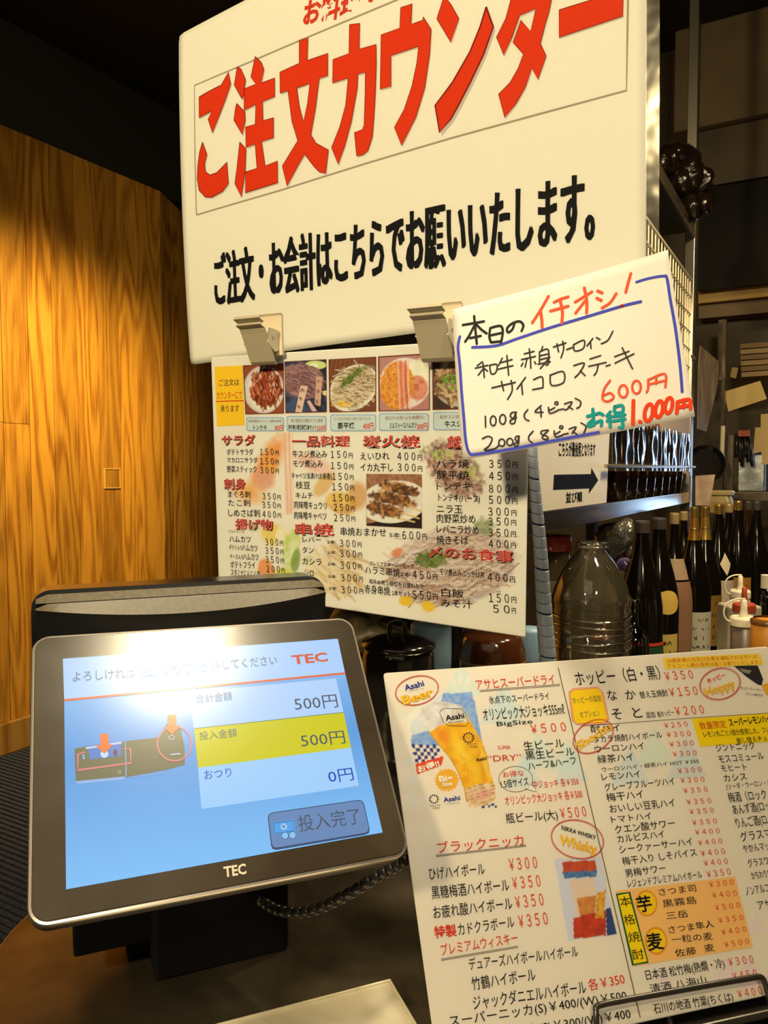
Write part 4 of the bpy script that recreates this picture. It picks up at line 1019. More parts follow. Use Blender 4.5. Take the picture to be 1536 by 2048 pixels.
INK = [(BL, 17, [[(195, 540), (185, 600), (195, 700), (205, 850), (218, 1000), (228, 1120), (250, 1192), (300, 1195), (500, 1165), (700, 1125), (970, 1075)], [(265, 600), (400, 590), (520, 550), (700, 490), (900, 430), (1100, 370), (1205, 345)], [(1182, 235), (1250, 215), (1330, 202), (1352, 215), (1370, 330), (1400, 500), (1425, 700), (1437, 848)]]),
 (OR, 19, [[(690, 315), (650, 385), (600, 462)], [(645, 390), (652, 440), (655, 488)], [(800, 318), (760, 330), (722, 348)], [(702, 397), (800, 370)], [(755, 335), (768, 400), (765, 463)], [(840, 347), (932, 290)], [(890, 268), (904, 340), (903, 408)], [(895, 340), (842, 408)], [(965, 285), (990, 296)], [(960, 325), (985, 338)], [(990, 380), (1035, 350), (1068, 300)], [(1150, 188), (1135, 240), (1122, 292)]]),
 ((150, 40, 30), 20, [[(1098, 368), (1104, 370)]]),
 ((44, 42, 34), 15, [[(212, 475), (330, 455)], [(275, 425), (282, 500), (290, 580)], [(275, 480), (250, 530), (225, 568)], [(285, 470), (315, 500), (345, 522)], [(252, 548), (312, 536)], [(365, 492), (360, 540), (370, 572)], [(365, 492), (410, 480), (430, 487), (435, 520), (425, 575)], [(370, 532), (425, 520)], [(370, 572), (425, 566)], [(500, 468), (488, 500), (465, 516), (460, 492), (490, 465), (530, 455), (550, 478), (540, 508)]]),
 ((58, 54, 44), 9.5, [[(322, 680), (292, 702)], [(282, 716), (352, 700)], [(325, 690), (332, 768)], [(325, 720), (298, 755)], [(332, 718), (350, 732)], [(362, 700), (370, 746), (396, 740), (402, 696), (362, 700)], [(432, 660), (412, 700)], [(425, 685), (487, 668)], [(408, 722), (492, 702)], [(458, 645), (468, 755)],
   [(555, 636), (610, 622)], [(583, 608), (588, 655)], [(540, 668), (618, 650)], [(570, 665), (560, 710)], [(590, 660), (592, 716)], [(548, 688), (538, 704)], [(612, 680), (620, 692)], [(658, 595), (650, 618)], [(640, 625), (640, 690)], [(640, 625), (688, 612), (690, 690), (675, 697)], [(645, 646), (686, 637)], [(645, 668), (686, 658)], [(632, 694), (700, 680)], [(698, 655), (645, 718)],
   [(718, 598), (788, 575)], [(737, 580), (747, 625)], [(770, 566), (775, 610), (760, 658)], [(792, 612), (826, 600)], [(830, 585), (838, 620), (885, 605), (888, 560), (830, 585)], [(938, 550), (905, 592)], [(925, 572), (928, 606)], [(958, 545), (978, 556)], [(985, 580), (1022, 560), (1050, 510)],
   [(375, 826), (505, 795)], [(428, 790), (440, 842)], [(482, 785), (488, 840), (462, 890)], [(562, 768), (515, 832)], [(540, 800), (546, 862)], [(608, 780), (655, 765), (660, 825)], [(602, 836), (660, 825)], [(700, 755), (708, 812), (775, 795), (772, 735), (700, 755)], [(832, 702), (890, 688), (865, 740), (838, 768)], [(868, 730), (895, 758)], [(922, 665), (982, 646)], [(915, 706), (1012, 684)], [(968, 695), (960, 735), (945, 756)], [(1012, 705), (1035, 697)], [(1060, 652), (1140, 622)], [(1062, 688), (1168, 636)], [(1102, 602), (1130, 660), (1160, 720)],
   [(338, 985), (340, 1045)], E(382, 1010, 16, 27), E(435, 1002, 17, 27), [(512, 962), (485, 965), (478, 985), (495, 995), (508, 968), (503, 1018), (482, 1026), (478, 1008), (512, 992)], [(575, 948), (555, 975), (562, 1000), (582, 1010)], [(650, 925), (615, 960), (660, 962)], [(647, 940), (650, 988)], [(690, 935), (698, 968), (738, 955)], [(695, 952), (725, 937)], E(735, 912, 9, 8), [(742, 950), (776, 944)], [(780, 916), (822, 905), (800, 940), (782, 950)], [(802, 930), (826, 946)], [(840, 885), (870, 903), (865, 930), (848, 940)],
   [(322, 1110), (352, 1097), (376, 1110), (360, 1148), (332, 1174), (390, 1166), (412, 1148)], E(430, 1132, 17, 20), E(475, 1128, 17, 20), [(528, 1096), (510, 1098), (505, 1115), (518, 1122), (526, 1100), (520, 1145), (502, 1150), (500, 1138), (526, 1126)], [(605, 1068), (582, 1095), (582, 1118), (600, 1132)], [(688, 1062), (652, 1068), (652, 1085), (682, 1096), (686, 1112), (662, 1112), (658, 1096), (690, 1064)], [(722, 1066), (730, 1100), (770, 1090)], [(726, 1086), (755, 1070)], E(762, 1046, 9, 8), [(772, 1086), (800, 1080)], [(806, 1056), (845, 1045), (822, 1080)], [(826, 1070), (850, 1086)], [(872, 1022), (900, 1042), (888, 1078)]]),
 (OR, 14, [[(1035, 785), (1003, 830), (992, 885), (1020, 902), (1055, 880), (1035, 855), (1000, 868)], E(1108, 845, 24, 34), E(1182, 822, 24, 36), [(1247, 780), (1247, 830), (1238, 850)], [(1247, 782), (1340, 748), (1343, 822)], [(1292, 768), (1292, 802)], [(1252, 806), (1340, 786)]]),
 (RD, 24, [[(1165, 898), (1162, 1030)], [(1200, 1015), (1204, 1017)], E(1250, 965, 22, 48, 10), E(1308, 945, 20, 46, 10), E(1362, 925, 20, 44, 10), [(1412, 905), (1406, 968)], [(1410, 905), (1478, 892), (1484, 942)], [(1446, 900), (1446, 936)], [(1412, 936), (1478, 924)]]),
 (GR, 20, [[(908, 985), (975, 967)], [(938, 945), (944, 1035)], [(944, 1000), (912, 1028), (922, 1042), (960, 1018), (988, 1010), (985, 1038)], [(978, 967), (996, 978)], [(1036, 960), (1016, 984)], [(1040, 985), (1018, 1012)], [(1035, 1000), (1035, 1046)], [(1060, 932), (1102, 925), (1104, 960), (1062, 964), (1060, 932)], [(1052, 986), (1118, 976)], [(1052, 1012), (1118, 1000)], [(1100, 985), (1105, 1045), (1086, 1048)]])]
hh = .0003
for c, w_, st_ in INK:
    for s in st_:
        hh += .000004; pts = s if len(s) < 3 else [tuple(q) for q in smoothpath(s, 5)]; p.line(pts, w_ * .88, c, hh, cap=True)
p.build('handwriting', t)

# ================================================================== touch display
KD = .72
DSP = Sheet(far((-.5454, .6057, 1.215), KD), (.6043, .7966, -.0143), (-.5109, .4013, .7602), .304 * KD, .228 * KD)
U, V_, N = DSP.U, DSP.V, DSP.N; O = DSP.O
t = thing('touch_display', 'tilted touch payment display with light blue screen on a black stand', 'display', on_z(430, 1930, ZC))
cx, cy = -.0028 * KD, .0015 * KD; W_, H_ = .3595 * KD, .2825 * KD
def ring3(w_, h_, r, h): return [O + (x) * U + (y) * V_ + h * N for x, y in rrect(w_, h_, r, 8, cx, cy)]
silver = mat('silver_trim', (.55, .50, .46), .28, metal=.9)
housing = mat('housing_black', (.004, .0045, .007), .55, spec=.04)
obj('frame', loft([ring3(W_ - .006, H_ - .006, .010, -.020), ring3(W_, H_, .013, -.018), ring3(W_, H_, .013, -.008)]), mat('frame_dark', (.045, .035, .045), .35), t)
obj('rim', loft([ring3(W_ - .001, H_ - .001, .0125, -.008), ring3(W_ + .0012, H_ + .0012, .013, -.0066), ring3(W_ + .0012, H_ + .0012, .013, -.002), ring3(W_ - .0002, H_ - .0002, .0125, -.0002), ring3(W_ - .003, H_ - .003, .0115, .0000)]), silver, t, smooth=False)
glassm = noise_mat('bezel_glass', (.036, .026, .018), (.05, .038, .026), (14, 14, 14), (.17, .26), 0., .0, 3, .001, .7)
bez = obj('bezel', loft([ring3(W_ - .004, H_ - .004, .011, -.004), ring3(W_ - .0035, H_ - .0035, .011, .0004), ring3(W_ - .0045, H_ - .0045, .0105, .0008)]), glassm, t)
def scr_colors(P, u, v):
    x = (u / DSP.W + .5); y = (.5 - v / DSP.H); c0, c1, c2 = lin3((150, 200, 250)), lin3((98, 160, 226)), lin3((132, 196, 252))
    c = np.where((y < .5)[:, None], c0 * (1 - y[:, None] * 2) + c1 * y[:, None] * 2, c1 * (2 - y[:, None] * 2) + c2 * (y[:, None] * 2 - 1))
    return c * .95
o = sheet_grid(DSP, 'screen', t, attr_mat('screen_backdrop', True, .2), 20, 16, None, None, .0011, scr_colors, solid=0); scr = o
p = Print(DSP, screenm); ZS = (40, 1140, 2.0757); p.view = ZS
LB, LB2 = (176, 208, 250), (160, 206, 250)
p.poly([(178, 373), (1318, 290), (1347, 428), (183, 540)], (172, 206, 250), .0013); p.poly([(183, 540), (1347, 428), (1349, 436), (183, 549)], (226, 104, 60), .0015)
p.poly([(703, 512), (1310, 452), (1342, 594), (721, 661)], LB, .0013); p.poly([(722, 662), (1342, 594), (1372, 740), (738, 824)], (206, 200, 30), .0014); p.poly([(738, 824), (1372, 740), (1405, 898), (752, 995)], LB2, .0013)
p.line([(722, 662), (1342, 594)], 3, (90, 120, 90), .0015)
def qr(q, r, c, h):   # quad with clipped corners
    out = []; n = len(q)
    for i in range(n):
        a, b, d = np.array(q[i - 1], float), np.array(q[i], float), np.array(q[(i + 1) % n], float)
        e0 = b + (a - b) / np.linalg.norm(a - b) * r; e1 = b + (d - b) / np.linalg.norm(d - b) * r; out += [tuple(e0), tuple((e0 + e1) / 4 + b / 2), tuple(e1)]
    p.poly(out, c, h)
qr([(1025, 1012), (1422, 954), (1454, 1098), (1043, 1168)], 22, (56, 76, 110), .0014); qr([(1029, 1015), (1419, 958), (1449, 1090), (1046, 1158)], 20, (104, 136, 184), .0015)
p.poly([(1045, 1050), (1135, 1037), (1143, 1090), (1052, 1102)], (84, 160, 230), .0017); p.line([(1050, 1054), (1131, 1043), (1138, 1086), (1056, 1098), (1050, 1054)], 2.5, (60, 90, 130), .0018); p.poly(disc((1093, 1069), 14, 18), (150, 200, 240), .0018)
for x, y in ((1098, 1106), (1129, 1104)): p.poly(disc((x, y), 15, 18), (70, 100, 140), .0018); p.poly(disc((x, y), 13, 18), (140, 196, 240), .0019)
OLV = (120, 116, 86)
p.poly([(226, 745), (275, 735), (425, 715), (445, 712), (560, 700), (585, 690), (608, 640), (640, 655), (665, 655), (682, 738), (684, 812), (610, 832), (450, 862), (420, 868), (232, 882)], OLV, .0014)
p.poly([(280, 736), (420, 716), (420, 775), (290, 790)], (90, 130, 200), .0016); p.poly([(270, 740), (420, 716), (424, 724), (275, 748)], (196, 206, 226), .0017); p.poly(disc((350, 768), 16, 20), (190, 220, 246), .0018); p.poly(disc((395, 762), 9, 16, 14), (110, 70, 90), .0018)
p.poly([(229, 880), (435, 860), (436, 872), (240, 892)], (150, 180, 226), .0015); p.poly([(447, 862), (600, 838), (598, 850), (460, 866)], (120, 160, 216), .0015); p.line([(437, 712), (440, 862)], 4, (150, 176, 216), .0016)
p.line([(270, 760), (240, 768), (240, 835), (460, 805), (458, 745), (430, 748)], 9, (216, 130, 130), .0018); p.line(disc((640, 725), 71, 40), 7, (216, 130, 130), .0018, closed=True)
for x, y in ((350, 0), (630, -78)): p.poly([(332 + x - 350, 685 + y), (366 + x - 350, 682 + y), (369 + x - 350, 728 + y), (386 + x - 350, 728 + y), (350 + x - 350, 768 + y), (315 + x - 350, 734 + y), (334 + x - 350, 730 + y)], (236, 120, 60), .0019)
p.line([(625, 770), (665, 766)], 5, (210, 220, 240), .0018); p.line([(262, 770), (266, 790)], 7, (120, 190, 240), .0018); p.line(disc((412, 843), 6, 12), 2.5, (190, 190, 180), .0018, closed=True); p.line(disc((628, 700), 10, 14), 4, (180, 180, 190), .0018, closed=True)
COLS['n'] = (20, 70, 180); COLS['g'] = (86, 108, 130); COLS['d'] = (74, 86, 100); COLS['c'] = (214, 92, 60)
put(p, SC, ZS, .0020); p.view = ZS
p.text('¥', 1087, 1076, 1099, 1074, 14, (40, 60, 90), 0., .0020)
p.build('screen_graphics', scr)
pb = Print(DSP, lambda c: mat('logo_silver', (.62, .58, .50), .4)); put(pb, BZ, (0, 1600, 1.786), .0012); pb.build('logo', bez)
NB = np.array([-.7966, .6043, 0]); UH = np.array([.6043, .7966, 0]); UH /= np.linalg.norm(UH); NB /= np.linalg.norm(NB); AXD = np.array([UH, NB, [0, 0, 1]])
def DL(u, v, h): return O + u * U + v * V_ + h * N
AXS = np.array([U, V_, N])
obj('rear_housing', box(DL(cx, cy, -.029), (.22, .16, .020), AXS), housing, t, bevel=.006)
obj('hinge_bracket', box(DL(-.014, -.045, -.045), (.17, .065, .022), AXS), housing, t, bevel=.004)
fl = on_z(309, 1967, ZC)
pt_ = thing
obj('stand_column', box(fl + UH * .061 + NB * .04 + np.array([0, 0, .075]), (.122, .08, .15), AXD), housing, t, bevel=.004)
obj('stand_shoulder', box(fl - UH * .025 + NB * .054 + np.array([0, 0, .083]), (.08, .065, .115), AXD), housing, t, bevel=.003)
obj('stand_bracket', box(fl + UH * .133 + NB * .036 + np.array([0, 0, .119]), (.065, .043, .05), AXD), housing, t, bevel=.003)
# cable with spiral wrap
t = thing('display_cable', 'black spiral-wrapped cable running from the display stand to the right', 'cable', on_z(700, 1800, ZC + .001))
cab = smoothpath([at(x, y, z * .735) for x, y, z in ((520, 1800, .97), (560, 1822, .945), (620, 1822, .92), (690, 1792, .90), (760, 1750, .89), (815, 1720, .885), (870, 1700, .90), (930, 1730, .96))], 8)
obj('cable', tube(cab, .0040, 10), mat('cable_black', (.02, .02, .022), .35), t, smooth=True)
cs = mat('wrap_black', (.035, .034, .036), .25)
for k in range(0, len(cab) - 3, 2):
    a, b = cab[k], cab[k + 2]; seg = [a + (b - a) * f for f in (.06, .3, .6, .94)]; obj('wrap_band', tube(seg, [.0045, .0050, .0050, .0045], 10), cs, t, smooth=True)
# bright steel tray at the bottom edge
c1 = on_z(780, 1962, ZC + .013); c0 = on_z(450, 2048, ZC + .013); c2 = on_z(830, 2048, ZC + .013)
e1 = (c0 - c1) / np.linalg.norm(c0 - c1); e2 = (c2 - c1) / np.linalg.norm(c2 - c1)
t = thing('steel_tray', 'brushed steel plate lying on the counter at the bottom of the picture', 'tray', ((c1 + c0) / 2)[:2].tolist() + [ZC])
q = [c1, c1 + e2 * .17, c1 + e2 * .17 + e1 * .25, c1 + e1 * .25]
traym = noise_mat('tray_steel', (.66, .61, .50), (.76, .71, .59), (3, 60, 60), (.42, .5), .45, .05, 3, .0004)
obj('plate', prism([(x[0], x[1]) for x in q], (0, 0, 0), (1, 0, 0), (0, 1, 0), (0, 0, 1), ZC + .001, ZC + .013), traym, t, bevel=.0015)
obj('lip', tube([(x[0], x[1], ZC + .0135) for x in (q[3], q[0], q[1])], .0014, 8), traym, t)

# ------------------------------------------------ terminal behind the display
A0 = at(60, 1180, .66)
# width: intersection of the view ray with the vertical plane through A0 along UH
rr_ = ray(657, 1160); nn_ = np.array([UH[1], -UH[0], 0]); A1 = CAMP + rr_ * (((A0 - CAMP) @ nn_) / (rr_ @ nn_)); wd = (A1 - A0) @ UH; zt = (A0[2] + A1[2]) / 2
t = thing('terminal_body', 'black plastic terminal housing with grey sloped top edge, behind the touch display', 'terminal', (A0 + UH * wd / 2 + NB * .06)[:2].tolist() + [ZC])
Bc = A0.copy(); Bc[2] = 0
def TB(x, y, z): return Bc + UH * x + NB * y + np.array([0, 0, z])
def outline(wd, z0, z1, r, y): return [TB(x, y, z) for x, z in rrect(wd, z1 - z0, r, 6, wd_ / 2, (z0 + z1) / 2)]
wd_ = wd
obj('rear_shell', loft([outline(wd, ZC + .06, zt - .004, .014, .010), outline(wd, ZC + .06, zt, .016, .014), outline(wd, ZC + .06, zt, .016, .046), outline(wd, ZC + .06, zt - .005, .016, .052)]), mat('shell_gloss', (.012, .012, .014), .2, spec=.6), t)
grey = noise_mat('shell_sheen_grey', (.10, .086, .06), (.14, .12, .085), (260, 260, 260), (.40, .46), 0, .15, 2, .0004, .7)  # black plastic as well; the lamp sheen is put into this grey
# sloped fascia: two strips and an arched lower boundary
n = 28; xs = np.linspace(.004, wd - .004, n + 1)
def fascia(za, zb_, ya, yb, arch=0.):
    V, F = [], []
    for i, x in enumerate(xs):
        s = 2 * (x / wd) - 1; low = zb_ - arch * (1 - s * s) if arch else zb_; ylow = yb - .35 * (zb_ - low) if arch else yb
        r = 0 if abs(s) < .93 else (abs(s) - .93) / .07 * .006
        V += [TB(x, ya, za - r), TB(x, ylow, low)]
    for i in range(n): F.append((2 * i, 2 * i + 1, 2 * i + 3, 2 * i + 2))
    return V, F
obj('top_strip', fascia(zt - .003, zt - .0095, .008, .001), grey, t, smooth=True)
obj('lower_strip', fascia(zt - .0102, zt - .0135, .0008, -.004, .011), grey, t, smooth=True)
V, F = [], []
for i, x in enumerate(xs):
    s = 2 * (x / wd) - 1; low = zt - .0135 - .011 * (1 - s * s); V += [TB(x, -.004 - .35 * .011 * (1 - s * s), low), TB(x, .004, low - .02), TB(x, .01, ZC + .06)]
for i in range(n): F += [(3 * i, 3 * i + 1, 3 * i + 4, 3 * i + 3), (3 * i + 1, 3 * i + 2, 3 * i + 5, 3 * i + 4)]
obj('front_shell', (V, F), mat('shell_front', (.008, .009, .014), .4), t, smooth=True)
obj('stand', box(TB(wd / 2, .03, ZC + .04), (.12, .05, .08), AXD), housing, t, bevel=.004)
obj('back_cover', box(TB(wd / 2, .028, (zt + ZC + .06) / 2), (wd - .02, .034, zt - ZC - .08), AXD), housing, t, bevel=.01)

# ------------------------------------------------ clips
clipm = mat('clip_white', (.80, .72, .56), .4, spec=.4); clipg = mat('clip_white_shaded', (.50, .45, .36), .4, spec=.4)  # grip gets a darker copy of the clip white, its shade put in
def clip(px_, py_, lab, w_=.036, hh=.056, tilt=0.):
    c = FS.uv(px_, py_)[0]; t = thing('bulldog_clip', lab, 'clip', FS.P(c[0], c[1] - hh * .45, .006)[0], 'white clips holding the food menu')
    P = lambda u, v, h: FS.P(c[0] + u, c[1] + v, h)[0]
    a = w_ / 2
    def slab(u0, u1, prof, th, m, name, bev=.0012):
        V = []
        for v, h in prof: V += [P(u0, v, h), P(u1, v, h), P(u1, v, h + th), P(u0, v, h + th)]
        F = []
        for i in range(len(prof) - 1):
            for k in range(4): F.append((4 * i + k, 4 * i + (k + 1) % 4, 4 * i + 4 + (k + 1) % 4, 4 * i + 4 + k))
        F += [(3, 2, 1, 0), tuple(4 * (len(prof) - 1) + k for k in range(4))]
        return obj(name, (V, F), m, t, bevel=bev)
    slab(-a * .95 + .004, a * .95 + .006, [(-hh * .32, .0035), (hh * .48, .0035), (hh * .53, .006)], .004, clipm, 'back_plate')
    slab(-a, a, [(-hh * .5, .008), (-hh * .44, .012), (hh * .10, .026), (hh * .20, .029)], .004, clipg, 'grip_plate')
    for k in range(2): slab(-a * (1 + .05 * k), a * (1 + .05 * k), [(hh * (.19 + .12 * k), .028 + .003 * k), (hh * (.26 + .12 * k), .036 + .003 * k), (hh * (.32 + .12 * k), .032 + .003 * k)], .003, clipg, 'grip_rib', .0006)
    e = obj('side_ear', prism([(-.012, .006), (.010, .006), (.012, .022), (-.004, .026), (-.014, .014)], P(a * .92, 0, 0), FS.V, FS.N, FS.U, 0, .0016), clipm, t)
    obj('side_ear', prism([(-.012, .006), (.010, .006), (.012, .022), (-.004, .026), (-.014, .014)], P(-a * .92, 0, 0), FS.V, FS.N, FS.U, -.0016, 0), clipm, t)
    obj('spring_pin', tube([P(-a, .002, .017), P(a + .001, .002, .017)], .0018, 10), silver, t)
clip(541, 682, 'white clip at the upper left of the food menu, clear of the small sign')
clip(888, 668, 'white clip partly hidden behind the left edge of the handwritten sign')

# ------------------------------------------------ menu stand wire
t = thing('menu_stand', 'black wire stand hooping over the bottom of the drinks menu', 'stand', DS.P(u0 + .28, v0, -.01)[0])
wire = mat('wire_black', (.02, .018, .016), .28, spec=.6)
hp = DS.px([(20, 1900), (12, 1640), (50, 1590), (400, 1522), (1000, 1415), (1400, 1348), (1445, 1372), (1490, 1520), (1525, 1660)], W7)
path = [DS.P(x, y, .0075)[0] for x, y in hp]; path = [path[0], path[1]] + list(smoothpath([path[1], path[2], path[3]], 5))[1:] + [path[4]] + list(smoothpath([path[5], path[6], path[7]], 5)) + [path[8]]
obj('hoop', tube(path, .0023, 10), wire, t, smooth=True)
v0b = DS.px([(1250, 1668)], W7)[0][1]
for uu in (u0 + .20, u0 + .36): obj('ledge_arm', tube([DS.P(uu, v0 - .004, .012)[0], DS.P(uu, v0 - .002, -.006)[0], DS.P(uu, v0 + .18, -.006)[0]], .0023, 8), wire, t)
obj('ledge', box(DS.P(u0 + .24, v0 - .006, .002)[0], (.36, .006, .022), np.array([DS.U, DS.V, DS.N])), wire, t, bevel=.002)
ft = DS.P(u0 + .24, v0 - .02, -.05)[0]; H0 = ft[2]
obj('stand_block', box((ft[0], ft[1], ZC + .004), (.34, .06, 8e-3), np.array([[.699, .715, 0], [-.715, .699, 0], [0, 0, 1]])), housing, t, bevel=.003)

# ------------------------------------------------ steel shelf with its contents
t = thing('steel_shelf', 'steel wall shelf unit with tall post, lower board above the bottles', 'shelf', (-.66, 2.3, .97))
XS = -.466
obj('shelf_board', boxr(-.86, XS - .004, .95, 3.13, 1.395, 1.423), darksteel, t)
obj('front_edge', boxr(XS - .004, XS, .95, 3.13, 1.387, 1.427), brushed, t, bevel=.0015)
pp = on_x(1391, 900, XS)
obj('post', boxr(XS - .035, XS, 3.13, 3.185, .97, 4.0), mat('post_steel', (.30, .28, .25), .3, metal=1), t, bevel=.002)
obj('post', boxr(-.86, -.825, 3.13, 3.185, .97, 4.0), darksteel, t)
obj('upper_board', boxr(-.86, XS - .01, 1.2, 3.13, 2.40, 2.42), darksteel, t)
obj('upper_edge', boxr(XS - .01, XS, 1.2, 3.13, 2.375, 2.42), noise_mat('edge_steel', (.10, .085, .06), (.16, .13, .09), (9, 9, 9), (.3, .4), .8), t, bevel=.002)
obj('rail', tube([on_x(1211, 932, XS + .016), (XS + .016, 3.13, on_x(1380, 934, XS)[2])], .0045, 8), silver, t)
obj('hook_rod', tube([at(1378, 706, 2.95), at(1389, 717, 2.9)], .006, 8), silver, t)
# wire grid
tg = thing('wire_grid', 'white wire grid panel hanging under the upper shelf, beside the poster', 'grid', (XS, 2.7, 1.86), None)
white_w = mat('white_wire', (.70, .62, .45), .4)
zt0, zt1 = on_x(1325, 494, XS + .012)[2], on_x(1384, 556, XS + .012)[2]; zg = (zt0 + zt1) / 2; zb = 1.80; ya, yb = 2.05, on_x(1380, 560, XS + .012)[1]
for k in range(20):
    y = yb - (yb - ya) * k / 19; obj('wire', tube([(XS + .012, y, zb), (XS + .012, y, zg)], .0024 if k else .0034, 6), white_w, tg)
for k in range(8):
    z = zg - k * .062; obj('wire', tube([(XS + .016, ya, z), (XS + .016, yb, z)], .0024 if k else .0034, 6), white_w, tg)
# dark bag on the top shelf
def blob(c, r, seed, sub=3, am=.25):
    bm = bmesh.new(); bmesh.ops.create_icosphere(bm, subdivisions=sub, radius=1); rg = np.random.default_rng(seed); K_ = rg.normal(size=(5, 3)) * 2.2; ph = rg.uniform(0, 6, 5)
    V = []
    for v in bm.verts:
        p_ = np.array(v.co[:]); s = 1 + am * sum(math.sin(K_[i] @ p_ + ph[i]) for i in range(5)) / 3; V.append(np.array(c) + p_ * s * np.array(r))
    F = [[v.index for v in f.verts] for f in bm.faces]; bm.free(); return V, F
lump = mat('dark_gloss', (.007, .004, .003), .14, spec=.35, coat=.0, bump=(60, .5, .006))
bc = at(1368, 360, 2.75); parts_ = []
for k, (px_, py_, r) in enumerate(((1335, 325, .045), (1352, 312, .04), (1372, 318, .05), (1385, 345, .05), (1366, 365, .055), (1398, 385, .055), (1405, 360, .04), (1390, 410, .045), (1350, 345, .05), (1408, 405, .035))):
    parts_.append(blob(at(px_, py_, 2.75 + .03 * (k % 3)), (r, r, r * 1.1), k + 3))
o = obj('plastic_bag', join(*parts_), lump, smooth=True); tag(o, 'shiny dark bag bulging on top of the high shelf', 'bag')
# arrow sign
AS = Sheet((XS + .003, 0, 0), (0, 1, 0), (0, 0, 1))
Z7_ = (1000, 850, 2.866)
q = AS.px([(185, 20), (625, 20), (605, 445), (200, 500)], Z7_)
t = thing('arrow_sign', 'laminated sign with thick black right-pointing arrow, standing on the steel shelf', 'sign', AS.P(q[3][0], q[3][1])[0])
obj('card', prism([tuple(x) for x in q][::-1], AS.O, AS.U, AS.V, AS.N, 0, .002), mat('sign_card', ink((222, 200, 150)), .35), t)
p = Print(AS); p.view = Z7_; p.poly([(303, 285), (515, 281), (518, 246), (557, 317), (503, 393), (505, 362), (298, 371)], (24, 22, 20), .0026)
COLS['k'] = (24, 22, 20); put(p, ARW, Z7_, .0026); p.build('lettering', t)
# sleeve with menus
q = AS.px([(640, -60), (1085, -60), (1080, 238), (640, 238)], Z7_)
t = thing('menu_sleeve', 'clear plastic sleeve of reddish menus with rippled glare above the row of glasses', 'sleeve', AS.P(q[3][0], q[3][1])[0])
obj('insert', prism([tuple(x) for x in q][::-1], AS.O, AS.U, AS.V, AS.N, .001, .0025), mat('insert_paper', ink((196, 160, 110)), .6), t)
p = Print(AS); p.view = Z7_
for i in range(3):
    for j in range(6):
        for k in range(5):
            x = 655 + i * 95 + (j % 2) * 38; y = -50 + j * 46 + k * 8
            if rng.uniform() < .8: p.poly([(x, y), (x + rng.uniform(18, 34), y - 1), (x + 30, y + 4), (x, y + 5)], [(150, 60, 50), (120, 90, 110), (180, 90, 60)][int(rng.integers(3))], .003)
p.poly([(765, 40), (825, 36), (825, 222), (768, 226)], (190, 120, 60), .0028); p.build('menu_print', t)
n_ = 70; V, F = [], []
for i in range(n_ + 1):
    y = q[0][0] + (q[1][0] - q[0][0]) * i / n_; h = .006 + .004 * math.sin(i * 1.9) * math.sin(i * .31)
    for z in np.linspace(q[3][1] - .01, q[0][1], 12): V.append(AS.P(y, z, h + .0015 * math.sin(z * 70 + i * .5))[0])
for i in range(n_):
    for j in range(11): F.append((i * 12 + j, (i + 1) * 12 + j, (i + 1) * 12 + j + 1, i * 12 + j + 1))
obj('sleeve_film', (V, F), film_mat('sleeve_plastic', (.95, .95, .95), .10, 1.5, (12, .15, .004)), t, smooth=True)
# glasses
brown_glass = film_mat('brown_glass', (.72, .52, .30), .05, 2.5, (8, .1, .002), .14, (.30, .16, .07))
g0 = None
for k, xx in enumerate((1232, 1258, 1282, 1303, 1322, 1338, 1352, 1366)):
    yy = on_x(1232, 980, XS - .05)[1]; yy += k * (3.075 - yy) / 7
    lb = 'row of identical small brown glass tumblers under the rail of the steel shelf'
    if g0 is None:
        g0 = thing('tumbler', lb, 'glass', (XS - .05, yy, 1.4235), 'small tumblers lined up on the steel shelf')
        obj('bowl', lathe([(.0, .004), (.022, .004), (.024, 0), (.027, .002), (.034, .082), (.0325, .082), (.026, .01), (0, .009)], (XS - .05, yy, 1.4235), 24), brown_glass, g0, smooth=True)
        obj('rim', tube([(XS - .05 + .0333 * math.cos(a), yy + .0333 * math.sin(a), 1.5055) for a in np.linspace(0, 2 * math.pi, 24, endpoint=False)], .0011, 6, closed=True), mat('rim_glint', (.5, .42, .3), .15, spec=1), g0, smooth=True)
    else: copy_thing(g0, (XS - .05, yy, 1.4235))

# ================================================================== bottles on the back counter
ZB = .97
bglass = mat('bottle_dark', (.004, .003, .002), .10, spec=.5)
bglass2 = mat('bottle_brown', (.022, .010, .003), .10, spec=.7, coat=.3)
BP = [(0, .002), (.045, 0), (.0515, .006), (.0525, .02), (.0525, .175), (.051, .205), (.047, .232), (.040, .262), (.032, .290), (.0245, .316), (.0195, .342), (.017, .368), (.0165, .386), (.0175, .388), (.0175, .398), (0, .398)]
def wrap(c, r, z0, z1, am, w_, color, name='label_wrap', parent=None, shape=None):
    """a label curved round the bottle; am = facing angle, w_ = half width in degrees"""
    n = 14; V, F = [], []
    for i in range(n + 1):
        a = R_(am - w_ + 2 * w_ * i / n); s = 2 * i / n - 1
        lo, hi = z0, z1
        if shape == 'round': m = (z0 + z1) / 2; h = (z1 - z0) / 2 * math.sqrt(max(0, 1 - s * s)); lo, hi = m - h, m + h
        if shape == 'diamond': m = (z0 + z1) / 2; h = (z1 - z0) / 2 * (1 - abs(s)); lo, hi = m - h, m + h
        for q in range(9):
            z = lo + (hi - lo) * q / 8; rz = (r(z) + .0005) if callable(r) else r; V.append((c[0] + rz * math.cos(a), c[1] + rz * math.sin(a), c[2] + z))
    for i in range(n):
        for q in range(8): F.append((9 * i + q, 9 * i + 9 + q, 9 * i + 10 + q, 9 * i + 1 + q))
    return obj(name, (V, F), color, parent, smooth=True)
